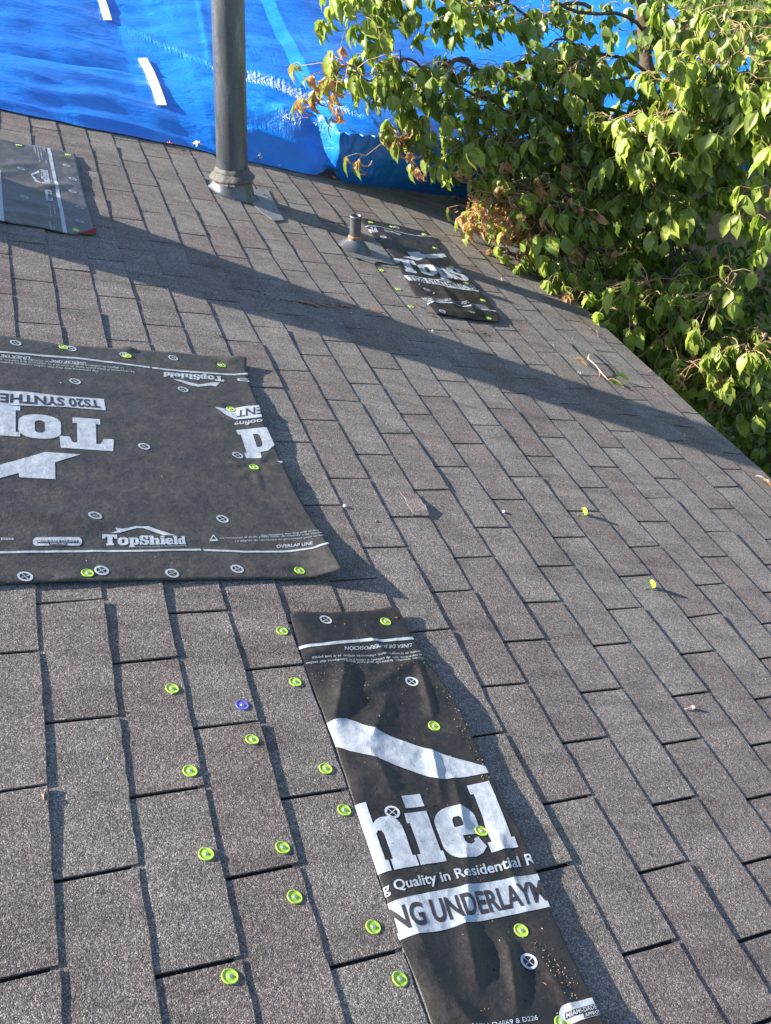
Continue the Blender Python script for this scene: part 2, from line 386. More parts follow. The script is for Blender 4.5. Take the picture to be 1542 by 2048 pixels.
NODES = [(0,0,0.0047,-0.0094),(1,0,0.1328,0.0148),(0,1,0.0057,0.2935),(1,1,0.1244,0.3215),(0,2,0.0058,0.596),(1,2,0.1221,0.6261),(0,-1,0.0076,-0.313),(1,-1,0.1304,-0.2897),(1,-0.5,0.1301,-0.1604),(2,-0.5,0.2483,-0.1376),(1,0.5,0.1295,0.1408),(2,0.5,0.2528,0.1676),(1,1.5,0.1274,0.4492),(2,1.5,0.2502,0.4737),(1,2.5,0.1209,0.7454),(2,2.5,0.2452,0.7776),(2,0,0.2552,-0.0107),(3,0,0.371,0.0148),(2,1,0.2506,0.2884),(3,1,0.373,0.3198),(2,2,0.2481,0.594),(3,2,0.3672,0.6252),(2,-1,0.2598,-0.3145),(3,-1,0.3805,-0.2893),(3,0.5,0.3764,0.1385),(4,0.5,0.4941,0.1653),(3,1.5,0.3675,0.4384),(4,1.5,0.4924,0.4709),(3,-0.5,0.3825,-0.1609),(4,-0.5,0.499,-0.1396),(4,0,0.505,-0.0031),(5,0,0.6236,0.0199),(4,1,0.4993,0.2982),(5,1,0.6267,0.3294),(2,-2,0.2544,-0.6273),(3,-2,0.3766,-0.6079),(3,-1.5,0.3795,-0.4729),(4,-1.5,0.4988,-0.455),(4,-1,0.5059,-0.3115),(5,-1,0.6256,-0.2904),(5,-0.5,0.632,-0.1625),(6,-0.5,0.7545,-0.1383),(6,0,0.7594,-0.0087),(7,0,0.881,0.0134),(7,0.5,0.8834,0.1424),(8,0.5,1.004,0.1693),(8,1,1.0107,0.2949),(9,1,1.1317,0.3182),(9,1.5,1.1387,0.4492),(10,1.5,1.2566,0.4755),(1,-2.5,0.128,-0.779),(2,-2.5,0.2451,-0.7614),(3,-2.5,0.3803,-0.784),(4,-2.5,0.503,-0.7631),(4,-2,0.5083,-0.6199),(5,-2,0.6326,-0.5965),(5,-1.5,0.6317,-0.4719),(6,-1.5,0.7572,-0.4488),(6,-1,0.7614,-0.3196),(7,-1,0.891,-0.2924),(7,-0.5,0.8911,-0.165),(8,-0.5,1.0156,-0.1374),(8,0,1.0215,-0.0128),(9,0,1.1403,0.0086),(9,0.5,1.1445,0.1389),(10,0.5,1.2662,0.1636),(10,1,1.2699,0.2873),(11,1,1.3924,0.3093),(11,1.5,1.3963,0.4414),(12,1.5,1.5231,0.471),(12,2,1.5299,0.5981),(13,2,1.6666,0.6343),(5,-2.5,0.6392,-0.7826),(6,-2.5,0.7612,-0.7606),(6,-2,0.7713,-0.6283),(7,-2,0.8977,-0.6051),(7,-1.5,0.8957,-0.4761),(8,-1.5,1.033,-0.4463),(8,-1,1.0293,-0.3229),(9,-1,1.158,-0.2966),(9,-0.5,1.1534,-0.17),(10,-0.5,1.2793,-0.1489),(10,0,1.2796,-0.0203),(11,0,1.4035,0.0013),(11,0.5,1.4054,0.132),(12,0.5,1.5373,0.1586),(12,1,1.542,0.2902),(13,1,1.6777,0.3196),(13,1.5,1.6758,0.4416),(14,1.5,1.8008,0.4665),(14,2,1.8076,0.5865),(15,2,1.9178,0.6066),(13,2.5,1.6623,0.7489),(14,2.5,1.7848,0.7722),(14,3,1.7976,0.8959),(15,3,1.9006,0.9109),(14,4,1.797,1.2155),(15,4,1.9046,1.2354),(14,5,1.7936,1.522),(15,5,1.8975,1.5365),(14,6,1.801,1.8359),(15,6,1.8858,1.8472),(14,7,1.7746,2.1184),(15,7,1.856,2.135),(13,3.5,1.6716,1.067),(14,3.5,1.7851,1.0915),(13,4.5,1.6763,1.3864),(14,4.5,1.786,1.4108),(13,5.5,1.6662,1.6954),(14,5.5,1.7735,1.7212),(12,3,1.5224,0.908),(13,3,1.659,0.9446),(12,4,1.5198,1.2155),(13,4,1.6428,1.2527),(12,5,1.5237,1.5328),(13,5,1.6628,1.5829),(11,2.5,1.3957,0.7549),(12,2.5,1.5206,0.7812),(11,3.5,1.3824,1.0649),(12,3.5,1.5171,1.0997),(11,4.5,1.3883,1.3734),(12,4.5,1.5146,1.4116),(10,2,1.2673,0.5964),(11,2,1.3828,0.6225),(10,3,1.2563,0.9065),(11,3,1.3917,0.9433),(10,4,1.2591,1.2126),(11,4,1.3844,1.2565),(-3,4.5,-0.3775,1.3485),(-2,4.5,-0.2585,1.3809),(-4,4,-0.5003,1.1909),(-3,4,-0.3837,1.2223),(-3,5.5,-0.3788,1.6501),(-2,5.5,-0.2585,1.6878),(-3,6.5,-0.3766,1.9659),(-2,6.5,-0.256,2.0036),(-3,7.5,-0.3714,2.2853),(-2,7.5,-0.258,2.3208),(-3,8.5,-0.371,2.5832),(-2,8.5,-0.2597,2.6161),(-3,3.5,-0.3783,1.044),(-2,3.5,-0.2548,1.079),(-4,3,-0.4998,0.8933),(-3,3,-0.3807,0.9215),(-2,5,-0.2516,1.4935),(-1,5,-0.1411,1.5196),(-2,6,-0.25,1.8006),(-1,6,-0.1354,1.8357),(-2,7,-0.2517,2.1204),(-1,7,-0.1303,2.1626),(-2,8,-0.251,2.4253),(-1,8,-0.1407,2.4617),(-1,5.5,-0.1336,1.6507),(0,5.5,-0.011,1.6824),(-1,6.5,-0.1326,1.9633),(0,6.5,-0.0102,2.0022),(-1,7.5,-0.1298,2.2853),(0,7.5,-0.0158,2.3245),(-1,8.5,-0.1312,2.587),(0,8.5,-0.0113,2.6338),(-1,4.5,-0.13,1.3517),(0,4.5,-0.0121,1.3786),(-2,4,-0.2519,1.1908),(-1,4,-0.1354,1.2186),(-2,3,-0.2468,0.8907),(-1,3,-0.1277,0.9223),(-3,2.5,-0.373,0.7474),(-2,2.5,-0.2548,0.7768),(-1,3.5,-0.1292,1.0476),(0,3.5,-0.0108,1.0775),(-6,3,-0.7433,0.8944),(-5,3,-0.6265,0.9221),(-6,2,-0.7426,0.598),(-5,2,-0.6251,0.6274),(-5,3.5,-0.6215,1.0406),(-4,3.5,-0.5033,1.0687),(-5,2.5,-0.6219,0.7422),(-4,2.5,-0.5063,0.7738),(-6,4,-0.7432,1.1938),(-5,4,-0.6304,1.2261),(-5,8.5,-0.6134,2.5697),(-4,8.5,-0.5051,2.6072),(-4,8,-0.4942,2.4251),(-3,8,-0.3707,2.4724),(-4,-2,-0.5035,-0.6106),(-3,-2,-0.3838,-0.5888),(-4,-3,-0.5049,-0.9189),(-3,-3,-0.3893,-0.8989),(-4,-4,-0.5121,-1.2276),(-3,-4,-0.3927,-1.2055),(-5,-2.5,-0.6267,-0.7637),(-4,-2.5,-0.5081,-0.7388),(-5,-3.5,-0.6332,-1.0699),(-4,-3.5,-0.5139,-1.0481),(-5,-4.5,-0.6369,-1.376),(-4,-4.5,-0.516,-1.3577),(-6,-2,-0.7474,-0.6108),(-5,-2,-0.6263,-0.5847),(-6,-3,-0.7505,-0.914),(-5,-3,-0.6323,-0.8938),(-6,-4,-0.7559,-1.2197),(-5,-4,-0.6369,-1.197),(-3,-2.5,-0.3792,-0.7638),(-2,-2.5,-0.2617,-0.7412),(-3,-3.5,-0.3853,-1.0748),(-2,-3.5,-0.2576,-1.0544),(-3,-4.5,-0.3869,-1.3845),(-2,-4.5,-0.2691,-1.3648),(0,-2,0.019,-0.6188),(1,-2,0.129,-0.5972),(1,-1.5,0.1341,-0.4654),(2,-1.5,0.2509,-0.4428),(-1,-1.5,-0.1219,-0.4571),(0,-1.5,-0.0013,-0.4323),(1,-3.5,0.122,-1.0931),(2,-3.5,0.2489,-1.0711),(2,-3,0.2549,-0.9361),(3,-3,0.3726,-0.9161),(4,-3,0.5108,-0.9346),(5,-3,0.6369,-0.912),(3,-3.5,0.3788,-1.0986),(4,-3.5,0.5046,-1.0766),(2,-4,0.2495,-1.2521),(3,-4,0.3737,-1.2315),(1,-4.5,0.1199,-1.4055),(2,-4.5,0.2467,-1.3865),(3,5.5,0.3593,1.6518),(4,5.5,0.4846,1.6937),(3,6.5,0.3614,1.9657),(4,6.5,0.4874,2.0106),(4,5,0.497,1.52),(5,5,0.6085,1.5528)]
# ================================================================ GROUND AND BACKDROP
def gz(x, y): return 0.04 * nz(x * 0.5, y * 0.5, 3)
gv = []; gf = []
gx = [-60, -30, -15] + [i * 0.8 for i in range(0, 45)] + [45, 70, 120]
gy = [-60, -30, -12] + [i * 0.8 for i in range(-4, 60)] + [60, 90, 150]
for yy in gy:
    for xx in gx: gv.append((xx, yy, gz(xx, yy) if abs(xx) < 40 and abs(yy) < 50 else 0))
for j in range(len(gy) - 1):
    for i in range(len(gx) - 1):
        a = j * len(gx) + i; gf.append((a, a + 1, a + 1 + len(gx), a + len(gx)))
tag(mesh_obj('ground', gv, gf, M['ground']), kind='structure')

# ================================================================ HOUSE WITH THE SHINGLED ROOF
UX = 0.127083; UY = 0.305
nd = np.array(NODES)
RX = nd[:, 2] - nd[:, 0] * UX; RY = nd[:, 3] - nd[:, 1] * UY
LEFT_END = np.arange(len(nd)) % 2 == 0          # even rows: upslope end of a slot, odd rows: its butt end
EXACT = {(a[0], a[1], i % 2): a for i, a in enumerate(NODES)}
def node(s, u, side=2):
    d2 = ((nd[:, 0] - s) / 0.8) ** 2 + ((nd[:, 1] - u) / 0.7) ** 2
    w2 = 0.004 * np.exp(-((nd[:, 0] - s) / 5) ** 2 - ((nd[:, 1] - u) / 4) ** 2)
    w = np.exp(-d2) + w2
    k = w.sum() + 1e-5
    x = s * UX + (w * RX).sum() / k
    wy = w * (LEFT_END if side == 0 else ~LEFT_END if side == 1 else 1.0)
    y = u * UY + (wy * RY).sum() / (wy.sum() + 1e-5)
    if side < 2 and (s, u, side) in EXACT: y = EXACT[(s, u, side)][3]
    return x, y
_nc = {}
def nod(s, u, side=2):
    k = (s, u, side)
    if k not in _nc: _nc[k] = node(s, u, side)
    return _nc[k]
S0, S1 = -17, 15
house = empty('house', MR, 'house whose low grey shingle roof fills the picture, with nailed black patches', 'house')
TH = 0.0025
TABEND = 3.95
def tab_mesh(s, u0, u1, rng):
    """one shingle tab: granule surface from under the course above down to its butt"""
    gap = 0.0039
    n = 10
    lift0 = max(0.0, rng.gauss(0.0003, 0.0009)); lift1 = max(0.0, rng.gauss(0.0003, 0.0009))
    if rng.random() < 0.12: lift1 += rng.uniform(0.001, 0.0035)
    if rng.random() < 0.08: lift0 += rng.uniform(0.001, 0.003)
    v = []; 
    a0 = nod(s, u0, 0); a1 = nod(s, u1, 0); b0 = nod(s + 1, u0, 1); b1 = nod(s + 1, u1, 1)
    jit = [rng.uniform(-0.0014, 0.0014) for _ in range(n + 1)]
    sk = rng.uniform(-0.0015, 0.0015)
    for i in range(n + 1):
        t = i / n
        um = u0 + (u1 - u0) * t
        ax_, ay_ = nod(s, round(um, 4)); bx_, by_ = nod(s + 1, round(um, 4))
        ay_ = lerp(a0[1] + gap, a1[1] - gap, t); by_ = lerp(b0[1] + gap, b1[1] - gap, t)
        e = 1.0 if 0 < i < n else 0.3
        bx_ += jit[i] * e + sk * (t - 0.5)
        lf = lerp(lift0, lift1, t * t) + 0.0006 * nz(s * 3.1, um * 3.0)
        v.append((ax_ - 0.012, ay_, -0.0003))
        v.append((bx_ - 0.0015, by_, TH + lf))
        v.append((bx_, by_, TH - 0.0007 + lf))
        v.append((bx_ + 0.0003, by_, TH - 0.0038 + lf))
        v.append((ax_ - 0.012, ay_, -0.0040))
    f = []
    for i in range(n):
        p = i * 5; q = p + 5
        for k in range(4): f.append((p + k, p + k + 1, q + k + 1, q + k))
    f.append((0, 4, 3, 2, 1)); e = n * 5; f.append((e, e + 1, e + 2, e + 3, e + 4))
    return v, f
tabs = []
rng = random.Random(11)
for s in range(S0, S1):
    par = 0.5 if s % 2 else 0.0
    for k in range(-10, 14):
        u0 = k + par; u1 = u0 + 1
        cx, cy = nod(s, u0)[0] + 0.06, (nod(s, u0)[1] + nod(s, u1)[1]) / 2
        if cy - 0.16 > TABEND: continue
        tone = rng.random()
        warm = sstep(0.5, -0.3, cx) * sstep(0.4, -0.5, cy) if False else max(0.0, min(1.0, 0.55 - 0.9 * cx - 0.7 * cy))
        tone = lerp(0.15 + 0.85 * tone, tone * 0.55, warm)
        tabs.append([s, u0, u1, cx, cy, tone, rng.randrange(1 << 30)])
def on_screen(x, y):
    p = RC @ (np.array([x, y, 0]) - np.array(CAM_L))
    return p[0] / p[2] * FOC + 771, p[1] / p[2] * FOC + 1024, p[2]
def vis(t):
    x, y, d = on_screen(t[3], t[4])
    return d > 0 and -60 < x < 1600 and 170 < y < 2140
tabs.sort(key=lambda t: (0 if vis(t) else 1, (Vector((t[3], t[4], 0)) - CAM_L).length))
rest = MB(); ALLT = MB()
nvis = sum(vis(t) for t in tabs); print('tabs', len(tabs), 'visible', nvis)
for i, (s, u0, u1, cx, cy, tone, sd_) in enumerate(tabs):
    v, f = tab_mesh(s, u0, u1, random.Random(sd_))
    ALLT.add(v, f)
    if i < 300:
        o = mesh_obj('shingle', [(a - cx, b - cy, c) for a, b, c in v], f, M['shingle'], house, col=[tone] * len(f))
        o.location = (cx, cy, 0)
    else:
        rest.add(v, f, 0, tone)
o = rest.build('shingle_field', M['shingle'], house, col=True); o['kind'] = 'stuff'
TAB_BVH = BVHTree.FromPolygons(ALLT.v, ALLT.f)
# felt under the slots: a sawtooth just below the tabs
v = []; f = []
ys = [-3.2 + 0.25 * i for i in range(30)]
for s in range(S0, S1):
    b = len(v)
    for y in ys:
        u = y / UY
        x0 = nod(s, round(u, 3))[0]; x1 = nod(s + 1, round(u, 3))[0]
        v += [(x0 - 0.010, y, -0.0050), (x1 - 0.001, y, TH - 0.0050)]
    for i in range(len(ys) - 1):
        p = b + 2 * i; f.append((p, p + 1, p + 3, p + 2))
mesh_obj('roof_felt', v, f, M['deck'], house)
XE = nod(15, 4)[0]; XR = nod(S0, 0)[0]
m = MB(); m.box((XR, -3.3, -0.03), (XE - 0.012, 5.5, -0.006)); m.build('roof_deck', M['fascia'], house)
m = MB(); m.box((XE - 0.011, -3.3, -0.16), (XE + 0.008, 5.5, -0.0065)); m.build('fascia', M['fascia'], house)
# far slope beyond the ridge, in the roof frame
c2, s2_ = math.cos(2 * PITCH), math.sin(2 * PITCH)
m = MB(); m.add([(XR, -3.3, 0), (XR, 5.5, 0), (XR - 5 * c2, 5.5, -5 * s2_), (XR - 5 * c2, -3.3, -5 * s2_)], [(0, 1, 2, 3)])
o = m.build('rear_slope', M['shingle'], house, col=True)
wv = MR.inverted()
def wbox(mb, x0, x1, y0, y1, z0, z1, m_=0):
    c = [(x0,y0,z0),(x1,y0,z0),(x1,y1,z0),(x0,y1,z0),(x0,y0,z1),(x1,y0,z1),(x1,y1,z1),(x0,y1,z1)]
    mb.add([wv @ Vector(p) for p in c], [(0,3,2,1),(4,5,6,7),(0,1,5,4),(1,2,6,5),(2,3,7,6),(3,0,4,7)], m_)
# drip edge along the eave
m = MB(); m.box((XE - 0.030, -3.3, -0.0058), (XE + 0.014, 5.5, -0.0048)); m.box((XE + 0.010, -3.3, -0.05), (XE + 0.014, 5.5, -0.0059)); m.build('drip_edge', M['flash'], house)
m = MB(); wbox(m, -6.0, 1.45, -3.1, 5.3, 0.0, 2.45); m.build('wall', M['stucco'], house)

# rusty scrape where granules have worn through, and a lifted dark crack
def scrape(name, px, w, mat_, seed, z=0.0052):
    r = random.Random(seed); mb = MB()
    pts = [R(*p) for p in px]
    for a, b in zip(pts[:-1], pts[1:]):
        L = (b - a).length; n = max(2, int(L / 0.006))
        for i in range(n):
            if r.random() < 0.30: continue
            c = a.lerp(b, (i + r.random()) / n) + Vector((r.gauss(0, w * .25), r.gauss(0, w * .5), 0))
            q = r.uniform(0.25, 1) * w * 0.5; an = r.uniform(0, 3.14)
            k = r.randint(5, 7)
            ring = [(c.x + q * 2.0 * math.cos(6.283 * j / k) * r.uniform(.6, 1.2), c.y + q * 0.8 * math.sin(6.283 * j / k) * r.uniform(.6, 1.2), z + r.uniform(0, 0.0012)) for j in range(k)]
            mb.add(ring + [(c.x, c.y, z + 0.002)], [(j, (j + 1) % k, k) for j in range(k)])
    o = mb.build(name, mat_, house); o['kind'] = 'stuff'
scrape('rust_scrape', [(596, 607), (650, 611), (715, 615)], 0.022, M['rust'], 1)
scrape('rust_scrape', [(735, 622), (768, 626)], 0.016, M['rust'], 2)
scrape('rust_scrape', [(853, 626), (868, 631)], 0.022, M['rust'], 3)
scrape('dark_crack', [(508, 584), (548, 600), (600, 608)], 0.008, M['deck'], 4)
scrape('dark_crack', [(893, 656), (925, 664), (975, 670)], 0.010, M['deck'], 5)
scrape('rust_scrape', [(510, 588), (552, 603)], 0.006, M['rust'], 6)
# a tab corner torn and curled up
def torn(px, seed, name='torn_corner'):
    r = random.Random(seed); mb = MB()
    c = R(*px)
    n = 8; v = []
    for i in range(n + 1):
        t = i / n
        x = c.x + 0.004 * r.uniform(-1, 1); y = c.y + (t - 0.5) * 0.11
        h = 0.007 * math.exp(-((t - 0.4) / 0.25) ** 2)
        v += [(x - 0.045, y, 0.0042), (x - 0.012, y, 0.0052 + h * 0.5), (x + 0.004 * r.random(), y, 0.0052 + h)]
    f = []
    for i in range(n):
        p = 3 * i; f += [(p, p + 1, p + 4, p + 3), (p + 1, p + 2, p + 5, p + 4)]
    mb.add(v, f, 0, 0.3); o = mb.build(name, M['shingle'], house, col=True)
    md = o.modifiers.new('thick', 'SOLIDIFY'); md.thickness = 0.003; md.offset = -1
torn((843, 1012), 1)

# added unseen caster by the ridge, tapered to throw the wide shade band
ch = empty('shade_caster', None, 'added tapered stucco shade caster, unseen, at the ridge left of the picture', 'shade_caster')
m = MB()
cx0, cyc = -1.95, 0
def caster_ring(z, y0, y1, x0, x1): return [(x0, y0, z), (x1, y0, z), (x1, y1, z), (x0, y1, z)]
# stands upright in the world; built along world z
base = MR @ Vector((-1.85, 1.76, 0))
hs = [(-0.4, 0.34, 0.30), (0.02, 0.33, 0.30), (0.62, 0.135, 0.15), (1.25, 0.12, 0.13)]
v = []
for h, wy, wx in hs:
    for sx, sy in ((-1, -1), (1, -1), (1, 1), (-1, 1)):
        v.append((base.x + sx * wx * 0.5 * 1.4, base.y - 0.0 + sy * wy + (0.06 if h > 0.1 else 0) * 0, base.z + h))
f = []
for j in range(3):
    for i in range(4): f.append((4*j+i, 4*j+(i+1) % 4, 4*j+4+(i+1) % 4, 4*j+4+i))
f += [(12, 13, 14, 15)]
m.add(v, f); m.build('shade_caster_shaft', M['stucco'], ch)
m = MB(); bz = base.z + 1.25
m.box((base.x - 0.14, base.y - 0.16, bz + 0.002), (base.x + 0.14, base.y + 0.16, bz + 0.06)); m.build('shade_caster_cap', M['mastic'], ch)

# ================================================================ VENT STACK AND SMALL VENT
UPL = (MRI.to_3x3() @ Vector((0, 0, 1))).normalized()
def upmat(p):
    """frame standing upright in the world at a roof-frame point"""
    return Matrix.Translation(MR @ p)
sp = R(466, 388)
st = empty('vent_stack', upmat(sp), 'tall weathered grey metal stack pipe with collar, standing beside the blue tarp', 'stack pipe')
m = MB()
prof = []
for i in range(40):
    prof.append((0.0665, 0.06 + i * 0.05))
m.lathe(prof, 48, wob=0.004)
m.build('pipe', M['pipe'], st, smooth=True)
m = MB(); m.lathe([(0.069, 1.02), (0.0695, 1.022), (0.0695, 1.052), (0.067, 1.054)], 48); m.build('pipe_seam', M['pipe'], st, smooth=True)
m = MB(); m.lathe([(0.068, 0.108), (0.073, 0.105), (0.094, 0.084), (0.100, 0.077), (0.098, 0.073), (0.080, 0.076), (0.070, 0.074)], 48, wob=0.09)
m.build('storm_collar', M['mastic'], st, smooth=True)
m = MB(); m.lathe([(0.0680, 0.122), (0.073, 0.116), (0.078, 0.104), (0.077, 0.098)], 40, wob=0.16); m.build('sealant_bead', M['mastic'], st, smooth=True)
m = MB()
for k in range(5):
    a = rad(-125 + k * 17)
    c = Vector((0.093 * math.cos(a), 0.093 * math.sin(a), 0.077))
    t = Vector((-math.sin(a), math.cos(a), 0)); n = Vector((math.cos(a), math.sin(a), 0))
    p = [c - t * .02 - n * .003, c + t * .02 - n * .003, c + t * .022 + n * .008 + Vector((0, 0, -.012)), c - t * .018 + n * .006 + Vector((0, 0, -.010))]
    m.add(p, [(0, 1, 2, 3)])
m.build('sealant_flap', M['mastic'], st)
# boot: from round neck down to an oval that meets the slope
v = []; f = []; n = 48
for j, (r, h) in enumerate([(0.080, 0.080), (0.083, 0.055), (0.088, 0.03), (0.094, 0.010), (0.101, 0.0)]):
    for i in range(n):
        a = 2 * math.pi * i / n
        r2 = r * (1 + 0.03 * nz(math.cos(a) * 2, math.sin(a) * 2, j))
        x = r2 * math.cos(a) * (1 + 0.06 * (j / 4)); y = r2 * math.sin(a)
        z0 = -x * math.tan(PITCH)
        v.append((x, y, lerp(z0 + 0.004, 0.080, h / 0.080)))
for j in range(4):
    for i in range(n): f.append((j*n+i, (j+1)*n+i, (j+1)*n+(i+1) % n, j*n+(i+1) % n))
mesh_obj('flashing_boot', v, f, M['pipe'], st, smooth=True)
rotl = Matrix.Rotation(PITCH, 3, 'Y')
def plate(name, px, parent, matl, z=0.0066, th=0.0012, n=8):
    """thin metal plate lying on the slope; px = its four corners"""
    c = [R(*p, z) for p in px]; v = []; f = []
    inv = parent.matrix_world.inverted() @ MR
    for lay in (0, 1):
        for j in range(n + 1):
            for i in range(n + 1):
                a = c[0].lerp(c[1], i / n); b = c[3].lerp(c[2], i / n); p = a.lerp(b, j / n)
                q = p + Vector((0, 0, -th * lay + 0.0016 * nz(p.x * 14, p.y * 14, 5)))
                v.append(inv @ q)
    w = n + 1; k = w * w
    for j in range(n):
        for i in range(n):
            a = j * w + i; f.append((a, a + 1, a + 1 + w, a + w)); f.append((k + a, k + a + w, k + a + 1 + w, k + a + 1))
    for i in range(n):
        for a, b in ((i, i + 1), (n * w + i + 1, n * w + i), ((i + 1) * w, i * w), (i * w + n, (i + 1) * w + n)):
            f.append((b, a, a + k, b + k))
    return mesh_obj(name, v, f, matl, parent, smooth=False)
bpy.context.view_layer.update()
plate('flashing_plate', [(504, 378), (535, 378), (568, 440), (545, 441)], st, M['flash'])
plate('flashing_plate', [(497, 400), (532, 402), (546, 440), (522, 424)], st, M['flash'], 0.0060)
m = MB()
iv = st.matrix_world.inverted() @ MR
for px in ((536, 395), (527, 389), (548, 420)):
    m.lathe([(0.007, 0.002), (0.006, 0.0034), (0.0, 0.0038)], 10, iv @ R(*px, 0.006))
m.build('flashing_nails', M['mastic'], st)

vp = R(709, 500)
vt = empty('small_vent', upmat(vp), 'short grey vent pipe on a rubber cone, beside the farthest black patch', 'vent pipe')
m = MB()
m.lathe([(0.0255, 0.055), (0.0245, 0.08), (0.0245, 0.140), (0.0262, 0.146), (0.0260, 0.153), (0.021, 0.153), (0.0200, 0.14), (0.0195, 0.06)], 32, wob=0.02)
m.build('pipe', M['pipe'], vt, smooth=True)
m = MB(); m.lathe([(0.0258, 0.050), (0.0300, 0.056), (0.0300, 0.062), (0.0255, 0.068)], 32, wob=0.1); m.build('rust_ring', M['rust'], vt, smooth=True)
v = []; f = []; n = 36
for j, (r, h) in enumerate([(0.0265, 0.056), (0.031, 0.048), (0.043, 0.034), (0.058, 0.018), (0.067, 0.006), (0.071, 0.0)]):
    for i in range(n):
        a = 2 * math.pi * i / n; r2 = r * (1 + 0.03 * nz(math.cos(a) * 2, math.sin(a) * 2, j + 9))
        x = r2 * math.cos(a) * (1 + 0.06 * j / 5); y = r2 * math.sin(a)
        v.append((x, y, lerp(-x * math.tan(PITCH) + 0.008, 0.058, h / 0.058)))
for j in range(5):
    for i in range(n): f.append((j*n+i, (j+1)*n+i, (j+1)*n+(i+1) % n, j*n+(i+1) % n))
mesh_obj('rubber_boot', v, f, M['pipe'], vt, smooth=True)
bpy.context.view_layer.update()
plate('flashing_plate', [(704, 514), (722, 482), (759, 486), (790, 529)], vt, M['flash'], 0.0072)
plate('flashing_plate', [(693, 508), (716, 500), (762, 519), (748, 527)], vt, M['flash'], 0.0062)

# ================================================================ WING UNDER THE TARP
wing = empty('house_wing', Matrix.Translation((2.5, 4.5, 0)), 'tan stucco wing of the house under the blue tarp, behind the tree', 'building')
m = MB(); m.box((-1.6, 0, 0), (4.2, 0.2, 2.72)); m.build('wall', M['stucco'], wing)
m = MB(); m.box((-0.6, -0.90, 2.74), (4.4, -0.87, 2.90)); m.build('fascia', M['fascia'], wing)
m = MB(); m.box((-0.6, -0.865, 2.725), (4.4, 0.0, 2.738)); m.build('soffit', M['fascia'], wing)
# ---- tarp
edge_px = [(-420, 118), (-200, 180), (0, 217), (58, 230), (167, 253), (272, 274), (370, 292), (432, 309), (498, 323), (600, 344), (640, 351), (667, 359.5), (733, 371), (796, 379), (889, 391), (945, 399)]
top_px_y = [None]*0
cols = []
def interp_edge(t):
    n = len(edge_px) - 1; k = min(int(t * n), n - 1); a = t * n - k
    return (lerp(edge_px[k][0], edge_px[k+1][0], a), lerp(edge_px[k][1], edge_px[k+1][1], a))
tlist = []
nseg = len(edge_px) - 1
for k_ in range(nseg):
    m_ = 46 if 7 <= k_ <= 12 else 22
    tlist += [(k_ + q_ / m_) / nseg for q_ in range(m_)]
tlist.append(1.0)
for t in tlist:
    px, py = interp_edge(t)
    wob = 1.2 * math.sin(px * 0.045) + 1.5 * nz(px * 0.02, 2)
    b = MR @ R(px, py + wob * 0.6, 0.008)
    k = sstep(625, 672, px)                         # 0: soft drape, 1: upright face
    h = float(np.interp(px, [-400, 0, 300, 450, 560, 640, 668, 945], [0.09, 0.10, 0.15, 0.22, 0.26, 0.265, 0.26, 0.385]))
    sb = float(np.interp(px, [-400, 300, 450, 560, 640, 668, 945], [0.60, 0.60, 0.45, 0.26, 0.10, -0.08, -0.14]))
    tp = b + Vector((0, sb, h if k > 0 else h))
    cols.append((b, tp, px, k))
lb, lt = cols[-1][0], cols[-1][1]
for i in range(1, 50):
    x = i * 0.10
    cols.append((Vector((lb.x + x, lerp(lb.y, 3.60, min(1, i / 12)), lt.z - 0.36 - 0.10 * math.sin(i * 0.4))), Vector((lt.x + x, lt.y, lt.z)), 950 + x * 280, 1.0))
def far_clip(p):
    q = MRI @ p; s_ = RC @ (np.array(q) - np.array(CAM_L)); return s_[0] / s_[2] * FOC + 771, s_[1] / s_[2] * FOC + 1024
def fold(px, d, cx, w, amp): return amp * math.exp(-((px - cx) / w) ** 2)
v = []; f = []
NR1 = 26; rows2 = [0.009 * i for i in range(1, 120)] + [1.08 + 0.03 * (1.06 ** i) * i for i in range(1, 40)]
rows2 = [r for r in rows2 if r < 6.0]
NR = NR1 + 1 + len(rows2)
for (b, tp, px, k) in cols:
    up_d = Vector((0, 1, 0.24))
    # where the roof stops at the far right
    dm = 6.0
    if tp.x > 1.9:
        for q in range(1, 120):
            X_, Y_ = far_clip(tp + up_d * (q * 0.05))
            bnd = np.interp(X_, [1340, 1400, 1490, 1542, 1900], [-5, 60, 90, 110, 200])
            if Y_ < bnd: dm = q * 0.05; break
    for j in range(NR1 + 1):
        t = j / NR1
        p = b.lerp(tp, t)
        bow = math.sin(math.pi * t)
        if k < 1:
            p.z += (1 - k) * (0.014 * bow)
            cr = 0.010 * math.sin(t * 17 + px * 0.004 + 3 * nz(px * 0.006, t * 2)) * (1 - t * 0.4)
            p.z += (1 - k) * cr * min(1, t * 6) * (0.5 + 0.5 * sstep(-300, 300, px))
        p.y += k * (-0.03 * bow + 0.022 * nz(px * 0.03, t * 2.2, 8) * bow + 0.012 * nz(px * 0.1, t * 4, 9) * min(1, t * 5))
        # gathers under the upright edge
        if k > 0.2: p.y += 0.010 * math.sin(px * 0.28 + 3 * nz(px * 0.03, 5)) * sstep(0.55, 1.0, t) * k
        v.append(p)
    for r_ in rows2:
        d = min(r_, dm)
        p = tp + up_d * d
        e = math.exp(-d / 0.09)
        # round over the edge, long soft folds that run with the slope's foot
        x, y = p.x, p.y
        p.z += -0.03 * math.exp(-d / 0.06) * 0.5
        p.z += 0.035 * nz(x * 0.9 + y * 0.5, (y - 0.33 * x) * 2.2, 1) + 0.012 * nz(x * 2.6, (y - 0.3 * x) * 7, 2) + 0.004 * nz(x * 9, y * 16, 3)
        v.append(p)
for i in range(len(cols) - 1):
    for j in range(NR - 1):
        a = i * NR + j; f.append((a, a + NR, a + NR + 1, a + 1))
